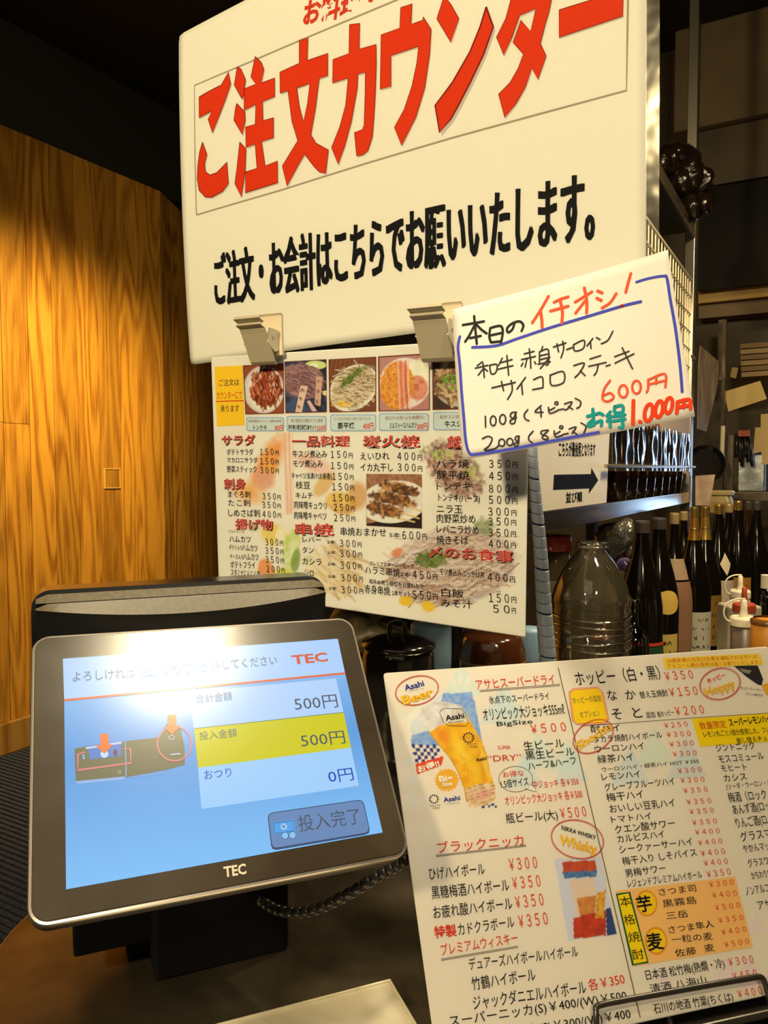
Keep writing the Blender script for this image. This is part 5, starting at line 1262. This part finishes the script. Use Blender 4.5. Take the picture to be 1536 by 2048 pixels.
def prof_r(z, s=1., add=.0012):
    P = BP[2:-2]; z = z / s
    for (r0, z0), (r1, z1) in zip(P[:-1], P[1:]):
        if z0 <= z <= z1: return (r0 + (r1 - r0) * (z - z0) / (z1 - z0)) * s + add
    return P[-1][0] * s + add
GOLD = mat('cap_gold', (.60, .42, .12), .25, metal=.9); CAPD = mat('cap_dark', (.05, .04, .035), .35); CAPT = mat('cap_tan', (.42, .32, .16), .35, metal=.4)
lab_ = lambda c: mat('label_%d_%d_%d' % c, tuple(np.clip(np.array(s2l(c)) * .75, .004, .9)), .5)
def marks(c, r, z0, z1, am, w_, n, color, parent, seed):
    rg = np.random.default_rng(seed); ms = []
    for k in range(n):
        zc = z0 + (z1 - z0) * (k + .5) / n
        for _ in range(3):
            a = am + rg.uniform(-w_, w_) * .6; dz = (z1 - z0) / n * rg.uniform(.25, .45); V = []
            tl = rg.uniform(-.3, .3)
            for sa, sz in ((-1, -1), (1, -1 + tl), (1, 1 + tl), (-1, 1)):
                aa = R_(a + sa * w_ * rg.uniform(.12, .3)); z = zc + sz * dz * .5; V.append((c[0] + (r + .0006) * math.cos(aa), c[1] + (r + .0006) * math.sin(aa), c[2] + z))
            ms.append((V, [(0, 1, 2, 3)]))
    return obj('label_brushwork', join(*ms), color, parent, kind='stuff')
def bottle(px_, py_, d, label, cap='dark', neck=None, body=None, extra=None, sc_=1., gm=None, seed=1, grp=None, ns=1., bs=1.):
    top = at(px_, py_, d); s = (top[2] - ZB) / .398 if sc_ is None else sc_
    r = ray(px_, py_); loc = np.array([top[0], top[1], ZB]); s = (top[2] - ZB) / .402
    t = thing('sake_bottle', label, 'bottle', loc, grp)
    rs = lambda z: bs + (ns - bs) * min(1, max(0, (z - .19) / .13))
    obj('glass_body', lathe([(a * rs(z), z * s) for a, z in BP], loc, 32), gm or bglass, t, smooth=True)
    cm = {'dark': CAPD, 'gold': GOLD, 'tan': CAPT}[cap]
    obj('cap', lathe([(.0178 * ns, .374 * s), (.0183 * ns, .376 * s), (.0186 * ns, .398 * s), (.017 * ns, .4025 * s), (0, .4025 * s)], loc, 20), cm, t, smooth=False)
    if neck: obj('neck_foil', lathe([(prof_r(z_, 1, .0008) * rs(z_), z_ * s) for z_ in np.linspace(neck[0], .375, 6)], loc, 20), neck[1], t, smooth=True); obj('neck_ring', lathe([(k_ * ns, (neck[0] + .372) / 2 * s + d_) for k_, d_ in ((.0195, -.004), (.0225, 0), (.0195, .004))], loc, 20), GOLD, t, smooth=True)
    fa = math.degrees(math.atan2(-loc[1], -loc[0]))
    for e in (body or []):
        z0, z1, da, w_, c, sh = e[:6]; rr = (lambda z, s=s: prof_r(z / s) * rs(z / s)) if z1 > .17 else .0532 * bs + .0008
        lw = wrap(loc, rr, z0, z1, fa + da, w_, lab_(c), 'label_wrap', t, sh)
        if len(e) > 6: marks(loc, (.0538 if z1 <= .17 else prof_r(z1) + .001) * bs, z0 + .01, min(z1, .24) - .01, fa + da, w_, e[6], lab_((40, 34, 26)), lw, seed)
    return t
bottle(1284, 1042, 1.88, 'dark sake bottle with green and red band low down, nearest to the water jug', 'dark', None, [(.02, .115, 10, 80, (30, 78, 44), None), (.117, .125, 10, 80, (206, 66, 34), None)], seed=2)
bottle(1318, 1036, 1.98, 'dark sake bottle with round yellow shoulder label and cream lower label', 'dark', None, [(.03, .125, 20, 45, (206, 180, 96), None, 3), (.175, .235, 30, 38, (226, 190, 96), 'round')], seed=3)
bottle(1349, 1026, 2.09, 'dark bottle with tan metal cap and pinkish grey wrapped label', 'tan', None, [(.03, .24, 30, 50, (150, 110, 84), None, 5), (.245, .30, 20, 50, (176, 150, 126), None)], ns=.70, bs=.93, seed=4)
bottle(1368, 1023, 2.48, 'dark bottle with pale cap between the tan-capped and gold-foiled bottles', 'tan', None, [(.03, .15, 20, 50, (150, 146, 60), None, 3)], ns=.70, bs=.93, seed=5)
bottle(1389, 1014, 2.20, 'sake bottle with long gold neck foil and white brushwork label, left of the two gold-necked', 'gold', (.315, mat('foil_copper', (.50, .26, .06), .3, metal=.8)), [(.02, .14, 25, 55, (186, 184, 170), None, 4)], ns=.70, bs=.93, seed=6)
bottle(1411, 1013, 2.31, 'sake bottle with long gold neck foil and ochre label, right of the two gold-necked', 'gold', (.31, mat('foil_gold', (.52, .34, .08), .3, metal=.8)), [(.02, .17, 20, 60, (130, 96, 30), None, 4)], ns=.70, bs=.93, seed=7)
bottle(1438, 1009, 2.41, 'dark bottle with short bright gold cap and white diamond label', 'gold', None, [(.215, .285, 35, 26, (226, 214, 190), 'diamond'), (.03, .20, 30, 60, (190, 176, 160), None, 3)], ns=.76, bs=.9, seed=8)
bottle(1458, 1008, 2.68, 'dark bottle with brown cap and small tan shoulder label behind the gold-capped one', 'tan', None, [(.20, .27, 30, 22, (120, 96, 40), None), (.03, .17, 20, 60, (180, 140, 50), None, 3)], ns=.76, bs=.9, seed=9)
bottle(1477, 1002, 2.55, 'dark bottle with bright cap and gold calligraphy label', 'gold', None, [(.03, .19, 10, 50, (166, 116, 36), None, 4)], ns=.76, bs=.9, seed=10)
bottle(1497, 1003, 2.78, 'slim brownish black bottle second from the right end of the bottle row', 'dark', None, [(.03, .2, 0, 70, (70, 40, 16), None)], gm=bglass2, ns=.76, bs=.9, seed=11)
bottle(1514, 1003, 2.64, 'black glass bottle with bluish glints at the right end of the bottle row', 'dark', ns=.76, bs=.9, seed=12)

# ------------------------------------------------ big water jug
J = at(1182, 1200, 1.62); J[2] = ZB
jm = film_mat('jug_plastic', (.985, .985, .96), .05, 2.2, (18, .5, .006), .10)  # warm haze mixed in, stands in for light refracted through the jug
t = thing('water_jug', 'large clear plastic water jug with ribbed waist and moulded grips, left of the dark bottles', 'jug', J)
jt = at(1182, 1082, 1.62)[2] - ZB; k_ = jt / .36
prof = [(0, .004), (.070, .004), (.078, .012), (.079, .05), (.079, .15), (.080, .165)]
z = .165
for i in range(6): prof += [(.0775, z + .004), (.081, z + .010)]; z += .013
prof += [(.080, .252), (.074, .272), (.062, .298), (.046, .322), (.030, .340), (.0265, .344), (.0265, .352), (.031, .353), (.031, .358), (.026, .360)]
V, F = lathe([(r, zz * k_) for r, zz in prof], (0, 0, 0), 48); V2 = []
for x, y, zz in V:
    a = math.atan2(y, x); r = math.hypot(x, y); g = 1.
    if zz < .15 * k_ and r > .05: g = 1 - .13 * max(0, math.cos(4 * a + .6)) ** 2 * min(1, (.15 * k_ - zz) / .03)
    V2.append((J[0] + x * g, J[1] + y * g, J[2] + zz))
obj('jug_wall', (V2, F), jm, t, smooth=True)
obj('water', lathe([(0, .008), (.068, .008), (.069, .03), (.069, .15), (.0755, .17), (.0755, .235 * k_), (0, .2352 * k_)], J, 40), film_mat('water', (.98, .97, .92), .03, 1.6, (22, .6, .01), .05), t, smooth=False)  # faint warm haze here too, for the glow of light bent by the water
for a in (R_(YAW) - 1.57 + s for s in (-.62, .55)):
    pth = [(J[0] + .0815 * math.cos(a + dx), J[1] + .0815 * math.sin(a + dx), J[2] + zz) for dx, zz in ((-.36, .02), (-.36, .09), (-.30, .125), (-.15, .148), (0, .153), (.15, .148), (.30, .125), (.36, .09), (.36, .02))]
    obj('grip_ridge', tube(smoothpath(pth, 5), .0032, 8), film_mat('jug_ridge', (.85, .84, .76), .04, 3.5, (8, .1, .001), .4), t, smooth=True)  # stronger pale haze, so the bright look of the ridges is in the colour
for q_ in range(5):
    zr = (.172 + q_ * .0155) * 1.0; obj('waist_rib', tube([(J[0] + (.0815 + .0005 * math.sin(3 * a + q_)) * math.cos(a), J[1] + .0815 * math.sin(a), J[2] + zr + .0022 * math.sin(2 * a + q_ * 1.7)) for a in np.linspace(0, 2 * math.pi, 40, endpoint=False)], .0018, 6, closed=True), _m['jug_ridge'], t, smooth=True)
obj('neck_ring', lathe([(.027, .345 * k_), (.034, .347 * k_), (.034, .350 * k_), (.027, .352 * k_)], J, 32), jm, t, smooth=True)

# small round flask
Fk = at(1268, 1255, 1.78); Fk[2] = ZB; ft_ = at(1268, 1198, 1.78)[2] - ZB
t = thing('round_flask', 'small round dark glass flask between the water jug and the first dark bottle', 'bottle', Fk)
obj('glass_body', lathe([(0, .003), (.030, .003), (.034, .01), (.034, .09), (.035, .13), (.031, .155), (.02, .172), (.011, .18), (.010, ft_ - .01), (.0125, ft_ - .008), (.0125, ft_), (0, ft_)], Fk, 28), film_mat('flask_glass', (.42, .34, .14), .05, 2.5, (6, .1, .002)), t, smooth=True)
obj('label_wrap', lathe([(.0352, .02), (.0352, .075)], Fk, 20, 200, 330), lab_((150, 130, 60)), t, smooth=True)

# blue capped dispensers behind the jug
def dispenser(px_, ytop, d, body_h, r, capc, bodyc, label, name='squeeze_bottle', nozzle=True, cat='bottle'):
    c = at(px_, ytop, d); zt_ = c[2]; c = np.array([c[0], c[1], ZB]); H = zt_ - ZB; t = thing(name, label, cat, c); hb = H * body_h
    obj('bottle_body', lathe([(0, .002), (r * .94, 0), (r, .006), (r, hb * .9), (r * .9, hb), (0, hb)], c, 28), bodyc, t, smooth=True)
    if nozzle:
        obj('cap', lathe([(r * .98, hb * .97), (r * 1.03, hb * .975), (r * 1.03, hb + .018), (r * .8, hb + .024), (0, hb + .024)], c, 28), capc, t, smooth=False)
        obj('nozzle', lathe([(r * .36, hb + .022), (r * .24, (H + hb) / 2), (r * .18, H - .004), (r * .1, H), (0, H)], c, 16), capc, t, smooth=True)
    else: obj('cap', lathe([(r * 1.0, hb - .002), (r * 1.04, hb), (r * 1.04, H - .006), (r * .98, H - .001), (0, H)], c, 28), capc, t, smooth=True)
    return t, c, hb, H
bluec = mat('cap_blue', (.10, .24, .46), .4); paleb = mat('cap_pale_blue', (.30, .50, .72), .4); milky = mat('milky_plastic', (.62, .56, .38), .35)
dispenser(1117, 1218, 1.86, .62, .030, bluec, milky, 'blue-nozzled squeeze bottle seen through the left of the water jug')
dispenser(1234, 1230, 1.78, .60, .026, mat('cap_navy', (.03, .06, .14), .4), mat('sauce_brown', (.10, .035, .02), .3), 'dark-capped squeeze bottle seen through the right of the water jug')
dispenser(1208, 1248, 1.84, .7, .032, mat('cap_maroon', (.10, .02, .03), .3), mat('sauce_red', (.14, .03, .03), .3), 'dark red sauce bottle seen through the middle of the water jug')
# white bottle with pale blue cap under the food menu
dispenser(862, 1245, 1.33, .70, .034, paleb, milky, 'cream bottle with wide pale blue cap below the food menu', 'lidded_bottle', False)
dispenser(1058, 1255, 1.40, .78, .026, paleb, mat('sauce_rose', (.34, .10, .06), .4), 'small reddish bottle with pale blue cap beside the spiral-wrapped pole', 'lidded_bottle', False)
t, c, hb, H = dispenser(912, 1240, 1.42, .5, .028, CAPD, mat('neck_black', (.015, .02, .018), .2), 'dark green bottle between the cream bottle and the brown jar', 'lidded_bottle', False)
# brown jar
Bj = at(985, 1268, 1.34); zt_ = Bj[2]; Bj[2] = ZB; t = thing('brown_jar', 'wide dark brown glossy jar of sauce under the right end of the food menu', 'jar', Bj); Hh = zt_ - ZB
obj('jar_body', lathe([(0, .003), (.052, .003), (.056, .012), (.058, Hh - .06), (.058, Hh - .03), (.052, Hh - .008), (.048, Hh), (0, Hh)], Bj, 32), mat('jar_brown', (.07, .022, .008), .12, spec=.7, coat=.5, bump=(30, .4, .004)), t, smooth=True)
obj('band', lathe([(.0585, Hh - .045), (.0595, Hh - .043), (.0585, Hh - .041)], Bj, 32), mat('band_tan', (.25, .14, .06), .3), t, smooth=True)
# black pot with lid
Pt = at(797, 1290, 1.22); zt_ = Pt[2]; Pt[2] = ZB; Hh = zt_ - ZB; t = thing('black_pot', 'black glossy lidded pot with a small loop handle, right of the touch display', 'pot', Pt)
bk = mat('pot_black', (.012, .011, .010), .12, spec=.7, coat=.4)
obj('pot_body', lathe([(0, 0), (.052, 0), (.058, .02), (.060, Hh * .5), (.056, Hh - .012), (.052, Hh - .004)], Pt, 36), bk, t, smooth=True)
ld = obj('lid', lathe([(.056, Hh - .004), (.059, Hh), (.058, Hh + .004), (.045, Hh + .008), (.040, Hh + .011), (.025, Hh + .012), (0, Hh + .013)], Pt, 36), bk, t, smooth=True)
hx = CR * 1.0
obj('loop_handle', tube(smoothpath([Pt + hx * -.012 + np.array([0, 0, Hh + .010]), Pt + hx * -.014 + np.array([0, 0, Hh + .028]), Pt + hx * -.008 + np.array([0, 0, Hh + .038]), Pt + hx * .006 + np.array([0, 0, Hh + .038]), Pt + hx * .010 + np.array([0, 0, Hh + .026]), Pt + hx * .009 + np.array([0, 0, Hh + .010])], 5), .004, 8), bk, ld, smooth=True)
# rough dark thing behind the pot: a charcoal-like block
o = obj('charcoal_lump', join(blob(at(740, 1268, 1.55), (.085, .05, .035), 8, 3, .5), blob(at(790, 1262, 1.6), (.06, .05, .03), 9, 3, .5)), noise_mat('charcoal', (.02, .018, .012), (.10, .08, .05), (30, 30, 30), (.3, .6), 0, .6, 5, .006), smooth=True); tag(o, 'rough dark lumpy bundle behind the black pot', 'bundle')
bx_ = at(745, 1300, 1.6); o = obj('storage_box', boxr(bx_[0] - .13, bx_[0] + .12, bx_[1] - .06, bx_[1] + .08, ZB, bx_[2] - .0), mat('box_cream', (.42, .36, .22), .5), bevel=.006); tag(o, 'cream box under the dark bundle behind the pot', 'box')

# spiral-wrapped pole
t = thing('wrapped_pole', 'pole wound with blue-grey spiral wrap, between the food menu and the water jug', 'pole', at(1096, 1330, .98))
ctl = [at(1062, 840, .97), at(1067, 930, .97), at(1073, 1010, .97), at(1081, 1100, .975), at(1086, 1180, .98), at(1091, 1260, .985), at(1096, 1330, .985), at(1099, 1420, .975)]
ctl.append(np.array([ctl[-1][0], ctl[-1][1] + .005, ZC + .0005]))
pl = smoothpath(ctl, 10); rad = [.0052 + .0052 * min(1, i / 52) for i in range(len(pl))]
obj('core', tube(pl, [r * .9 for r in rad], 12), mat('pole_navy', (.015, .025, .09), .25), t, smooth=True)
wm = mat('wrap_greyblue', (.34, .41, .54), .28, spec=.7)
L = 0; k = 0; cum = [0]
for a, b in zip(pl[:-1], pl[1:]): cum.append(cum[-1] + np.linalg.norm(b - a))
cum = np.array(cum); PL = np.array(pl); RA = np.array(rad); s = .004
def pa(x): return np.array([np.interp(x, cum, PL[:, i]) for i in range(3)])
while s < cum[-1] - .02:
    ln = .0136 if k % 4 else .0115; r = np.interp(s, cum, RA); V = []; rings = []
    ctr = [pa(s + ln * f) for f in (0, .04, .5, .96, 1)]; tg_ = ctr[-1] - ctr[0]; tg_ /= np.linalg.norm(tg_); xx = np.cross(tg_, (0, 1, 0)); xx /= np.linalg.norm(xx); yy = np.cross(xx, tg_)
    for cc, f in zip(ctr, (.94, 1.03, 1.05, 1.03, .94)): rings.append([cc + r * f * (xx * math.cos(a) + yy * math.sin(a)) + tg_ * .0022 * math.cos(a) for a in np.linspace(0, 2 * math.pi, 16, endpoint=False)])
    obj('wrap_band', loft(rings), wm, t, smooth=False, bevel=0); s += ln + (.0006 if k % 4 else .0026); k += 1

# jar with a red lid left of the jug, clear bag, purple pouch
t, c, hb, H = dispenser(1108, 1069, 1.95, .90, .042, mat('lid_red', (.44, .05, .03), .3, coat=.4), mat('jar_amber', (.16, .11, .05), .2), 'jar with a glossy red lid behind the left shoulder of the water jug', 'lidded_jar', False, 'jar')
fa = math.degrees(math.atan2(-c[1], -c[0]))
wrap(c, .0432, hb * .66, hb * .78, fa, 60, lab_((190, 176, 140)), 'label_wrap', t)
bagm = film_mat('clear_bag', (.75, .72, .66), .08, 2.5, (30, .9, .01))
bq = at(1228, 1090, 2.0); o = obj('plastic_pouch', blob(bq, (.048, .04, .055), 21, 4, .5), mat('pouch_gloss', (.05, .048, .04), .08, spec=.9, coat=.6, bump=(40, .9, .01)), smooth=True); tag(o, 'crinkled clear pouch above the right shoulder of the water jug', 'pouch')
bz = bq[2] - .05; bq2 = at(1222, 1130, 2.10); o = obj('spice_tin', lathe([(0, 0), (.034, 0), (.034, bz - .97), (.03, bz - .965), (0, bz - .965)], (bq2[0], bq2[1], .97), 24), mat('tin_brown', (.10, .07, .035), .4), smooth=False); tag(o, 'brown tin carrying the crinkled pouch behind the water jug', 'tin')
o = obj('purple_pouch', blob(at(1250, 1128, 1.93), (.018, .016, .016), 5, 3, .3), mat('purple_gloss', (.12, .09, .22), .15, coat=.5), smooth=True); tag(o, 'small purple glossy pouch beside the brown tin', 'pouch')

# ------------------------------------------------ condiments at the right edge
whitep = mat('white_plastic', (.80, .74, .60), .35)
def squeeze(pxc, ycap, d, r, label, bodyc, loop=True, capc=None, ht=None):
    c = at(pxc, ycap, d); zc = c[2]; c = np.array([c[0], c[1], ZB]); hb = zc - ZB; t = thing('sauce_dispenser', label, 'bottle', c); cc = capc or whitep
    obj('bottle_body', lathe([(0, .002), (r * .95, 0), (r, .005), (r, hb), (0, hb)], c, 28), bodyc, t, smooth=True)
    cp = obj('cap', lathe([(r, hb - .001), (r * 1.06, hb), (r * 1.06, hb + .013), (r * .95, hb + .0165), (0, hb + .0165)], c, 28), cc, t, smooth=False)
    obj('nozzle', lathe([(r * .36, hb + .016), (r * .27, hb + .03), (r * .24, hb + .048), (r * .12, hb + .05), (0, hb + .05)], c, 16), cc, cp, smooth=True)
    if loop:
        u = -CR; P_ = lambda a, z: c + u * a + np.array([0, 0, hb + z])
        obj('cap_strap', tube(smoothpath([P_(r * 1.0, .006), P_(r * 1.45, .012), P_(r * 1.65, .026), P_(r * 1.4, .042), P_(r * .7, .050), P_(-r * .1, .051)], 6), .0018, 8), cc, cp, smooth=True)
    return t
D1 = 1.50
squeeze(1487, 1250, D1, .0235, 'white-capped dispenser with looped strap and dark contents, nearest at the right edge', mat('sauce_dark', (.10, .075, .06), .35))
squeeze(1480, 1194, 1.78, .0215, 'white-capped dispenser standing behind the strapped one', milky, True)
squeeze(1488, 1222, 1.62, .0215, 'dispenser with red cone cap between the two white-capped ones', mat('sauce_grey', (.34, .31, .26), .4), False, mat('cap_red', (.42, .06, .03), .4))
bx_ = at(1476, 1212, 1.70); o = obj('tissue_box', box((bx_[0], bx_[1] + .03, (ZB + bx_[2]) / 2), (.075, .06, bx_[2] - ZB), np.array([CR, _fh, [0, 0, 1]])), mat('box_grey', (.40, .37, .30), .5), bevel=.006); tag(o, 'pale grey rounded box behind the strapped dispenser', 'box')
oj = at(1540, 1236, 1.42); zt_ = oj[2]; c = np.array([oj[0], oj[1], ZB]); t = thing('spice_jar', 'orange jar with brown rim at the far right edge', 'jar', c)
obj('jar_body', lathe([(0, 0), (.030, 0), (.032, .006), (.032, zt_ - ZB - .01), (.028, zt_ - ZB - .004), (0, zt_ - ZB - .004)], c, 28), mat('orange_spice', (.66, .27, .03), .4), t, smooth=True)
obj('rim', lathe([(.0325, zt_ - ZB - .012), (.0335, zt_ - ZB - .01), (.0335, zt_ - ZB - .004), (.028, zt_ - ZB)], c, 28), mat('rim_brown', (.16, .07, .02), .2), t, smooth=True)
c = at(1534, 1150, 1.75); zt_ = c[2]; c[2] = ZB; Hh = zt_ - ZB; t = thing('table_sauce', 'dark sauce bottle with white cap and red label at the right edge', 'bottle', c)
obj('glass_body', lathe([(0, 0), (.020, 0), (.021, Hh * .6), (.012, Hh * .8), (.011, Hh * .92), (0, Hh * .92)], c, 24), bglass, t, smooth=True); obj('cap', lathe([(.0125, Hh * .9), (.0125, Hh), (0, Hh)], c, 20), whitep, t); obj('label_wrap', lathe([(.0215, Hh * .3), (.0215, Hh * .58)], c, 24), lab_((206, 60, 40)), t)

# ------------------------------------------------ kitchen behind the shelf post
def card(name, label, cat, pts, plane, val, color, th=.003, extra=None):
    P = [(on_y if plane == 'y' else on_x)(x, y, val) for x, y in pts]; n = np.cross(P[1] - P[0], P[2] - P[0]); n /= np.linalg.norm(n)
    if n @ (CAMP - P[0]) < 0: n = -n
    V = P + [p_ - n * th for p_ in P]; m = len(P); F = [tuple(range(m)), tuple(range(m, 2 * m))[::-1]] + [(i, (i + 1) % m, (i + 1) % m + m, i + m) for i in range(m)]
    o = obj(name, (V, F), color, origin=P[-1]); return tag(o, label, cat)
def vz(x, y): return (1360 + x / 4.551, 600 + y / 4.551)
pap = lambda c, k=1.: mat('paper_%d_%d_%d' % c, tuple(np.array(s2l(c)) * k), .7)
card('hanging_notice', 'tall tan paper notice hanging edge-on behind the shelf post', 'paper', [vz(185, 415), vz(365, 570), vz(352, 750), vz(240, 1200), vz(160, 1170), vz(170, 600)], 'x', -.47 - .03 + .01, noise_mat('old_notice', (.34, .26, .16), (.20, .13, .08), (12, 12, 9), (.6, .7), 0), .002)
card('pinned_slip', 'tilted cream order slip pinned in the kitchen', 'paper', [vz(400, 835), vz(730, 735), vz(790, 900), vz(440, 1015)], 'y', 4.15, pap((226, 200, 130), .8))
card('pinned_slip', 'tiny cream tag above the tilted order slip', 'paper', [vz(475, 612), vz(530, 618), vz(510, 715), vz(455, 700)], 'y', 4.2, pap((190, 170, 120), .6))
card('pinned_slip', 'long cream sheet hanging at the right edge above the steel container', 'paper', [vz(735, 1040), vz(860, 1030), vz(850, 1500), vz(750, 1490), vz(740, 1380), vz(665, 1400), vz(685, 1160), vz(735, 1160)], 'y', 4.0, pap((200, 176, 126), .8))
for k in range(6):
    y = 400 + k * 52; card('file_tray', 'stacked brown paper tray on the kitchen rack, number %s from the top' % ('one', 'two', 'three', 'four', 'five', 'six')[k], 'tray', [vz(548 + k * 2, y), vz(860, y - 22), vz(860, y + 22), vz(548 + k * 2, y + 42)], 'y', 4.3, mat('tray_brown_%d' % (k % 2), ((.17, .11, .05), (.28, .20, .10))[k % 2], .6), .2)
card('pink_note', 'pinkish handwritten note standing above the bottle caps', 'paper', [vz(140, 1600), vz(320, 1588), vz(270, 1870), vz(140, 1870)], 'y', 3.186, noise_mat('pink_paper', (.46, .33, .26), (.36, .25, .20), (30, 30, 30), (.6, .7), 0), .002)
rk = noise_mat('rack_steel', (.06, .05, .04), (.13, .10, .07), (9, 9, 9), (.3, .4), .7)
t = thing('kitchen_rack', 'dark steel kitchen rack with uprights and a shelf bar behind the bottles', 'rack', (-.3, 4.0, .0))
def bar(x0, y0, x1, y1, Y, th=.04):
    a, b = on_y(x0, y0, Y), on_y(x1, y1, Y); return boxr(min(a[0], b[0]), max(a[0], b[0]), Y, Y + th, min(a[2], b[2]), max(a[2], b[2]))
p0 = on_y(1455, 990, 4.0); 
obj('shelf_bar', boxr(p0[0] - .01, .45, 4.0, 4.35, on_y(1500, 1002, 4.0)[2], on_y(1500, 984, 4.0)[2]), rk, t, bevel=.003)
obj('upright', boxr(p0[0] - .005, p0[0] + .02, 4.0, 4.04, 0, on_y(1455, 870, 4.0)[2]), rk, t)
obj('upright', boxr(on_y(1440, 900, 4.1)[0], on_y(1447, 900, 4.1)[0], 4.1, 4.14, 0, on_y(1440, 640, 4.1)[2]), rk, t)
obj('hood_panel', bar(1400, 380, 1700, 548, 4.5, .05), mat('hood_black', (.004, .003, .003), .6, spec=.2), t)
obj('upright', bar(1437, 640, 1450, 760, 4.45), rk, t)
lp_ = on_y(1443, 850, 3.9); o = obj('tap_pipe', tube([on_y(1446, 852, 3.9), on_y(1444, 905, 3.9), on_y(1442, 920, 3.9)], [.010, .010, .018], 12), mat('pale_pipe', (.6, .55, .42), .3), smooth=True); tag(o, 'pale vertical pipe hanging beside the rack upright', 'pipe')
o = obj('steel_container', boxr(on_y(1474, 940, 4.05)[0], on_y(1531, 940, 4.05)[0], 4.05, 4.25, on_y(1500, 984, 4.0)[2], on_y(1500, 908, 4.05)[2]), mat('bright_steel', (.60, .66, .72), .22, metal=1, bump=(9, .25, .01)), bevel=.008); tag(o, 'shiny square steel container on the rack bar at the right', 'container')
o = obj('soap_pump', lathe([(.0, 0), (.03, 0), (.03, .05), (.012, .055), (.012, .075), (0, .075)], (on_y(1515, 905, 4.12)[0], 4.13, on_y(1500, 908, 4.05)[2]), 16), CAPD); tag(o, 'small black knob lid on the steel container', 'lid')
o = obj('utensil_bundle', join(*[tube([on_y(1474 + 5 * k, 868, 4.02 - .01 * (k % 2)), on_y(1472 + 6 * k + (k % 2) * 3, 915 + 9 * (k % 3), 4.02 - .01 * (k % 2))], .008, 8) for k in range(6)]), mat('utensil_black', (.012, .01, .01), .3), smooth=True); tag(o, 'bundle of black utensils hanging in front of the steel container', 'utensils')
o = obj('red_clip', box(on_y(1488, 867, 4.0), (.05, .02, .03)), mat('clip_red', (.32, .07, .04), .5), bevel=.003); tag(o, 'small red clip above the hanging utensils', 'clip')
pn = on_y(1408, 930, 3.85); o = obj('frying_pan', lathe([(0, 0), (.075, .0), (.085, .03), (.088, .035), (.083, .035), (.073, .008), (0, .008)], (0, 0, 0), 28), bk); 
o.rotation_euler = (R_(80), 0, R_(20)); o.location = tuple(pn); tag(o, 'black frying pan hanging behind the shelf post', 'pan')
t = thing('deli_tub', 'cream plastic food tub with domed lid behind the gold-capped bottle', 'tub', on_y(1440, 1012, 3.75))
tb = on_y(1438, 1012, 3.75); w2 = .058
for nm, z0, z1, sx, c_ in (('tub', tb[2] - .03, on_y(1438, 990, 3.75)[2], .92, (.40, .30, .12)), ('lid', on_y(1438, 990, 3.75)[2], on_y(1438, 981, 3.75)[2], 1.0, (.52, .42, .22))):
    obj(nm, loft([[(tb[0] + x, 3.80 + y, z) for x, y in rrect(w2 * 2 * k, .11 * k, .02, 4)] for z, k in ((z0, sx * .93), (z0 + (z1 - z0) * .6, sx), (z1, sx * .8))]), mat('tub_' + nm, c_, .35), t, smooth=False)
rack_ = bpy.data.objects['kitchen_rack']; obj('side_shelf', boxr(tb[0] - .10, p0[0] + .02, 3.70, 4.03, tb[2] - .05, tb[2] - .03), rk, rack_)
# outlet cover on the boards
oc = on_x(224, 957, -3.81); t = thing('wall_plate', 'small blank square cover plate on the oak boards', 'plate', (-3.808, oc[1], oc[2] - .063))
hy = (on_x(240, 957, -3.81)[1] - on_x(208, 957, -3.81)[1]) / 2; hz = (on_x(224, 937, -3.81)[2] - on_x(224, 977, -3.81)[2]) / 2
obj('frame', join(boxr(-3.812, -3.802, oc[1] - hy, oc[1] + hy, oc[2] + hz - .006, oc[2] + hz), boxr(-3.812, -3.802, oc[1] - hy, oc[1] + hy, oc[2] - hz, oc[2] - hz + .006), boxr(-3.812, -3.802, oc[1] - hy, oc[1] - hy + .007, oc[2] - hz + .006, oc[2] + hz - .006), boxr(-3.812, -3.802, oc[1] + hy - .007, oc[1] + hy, oc[2] - hz + .006, oc[2] + hz - .006)), mat('plate_frame', (.72, .42, .10), .35), t, bevel=.001)
obj('cover', boxr(-3.812, -3.806, oc[1] - hy + .007, oc[1] + hy - .007, oc[2] - hz + .006, oc[2] + hz - .006), wood, t)
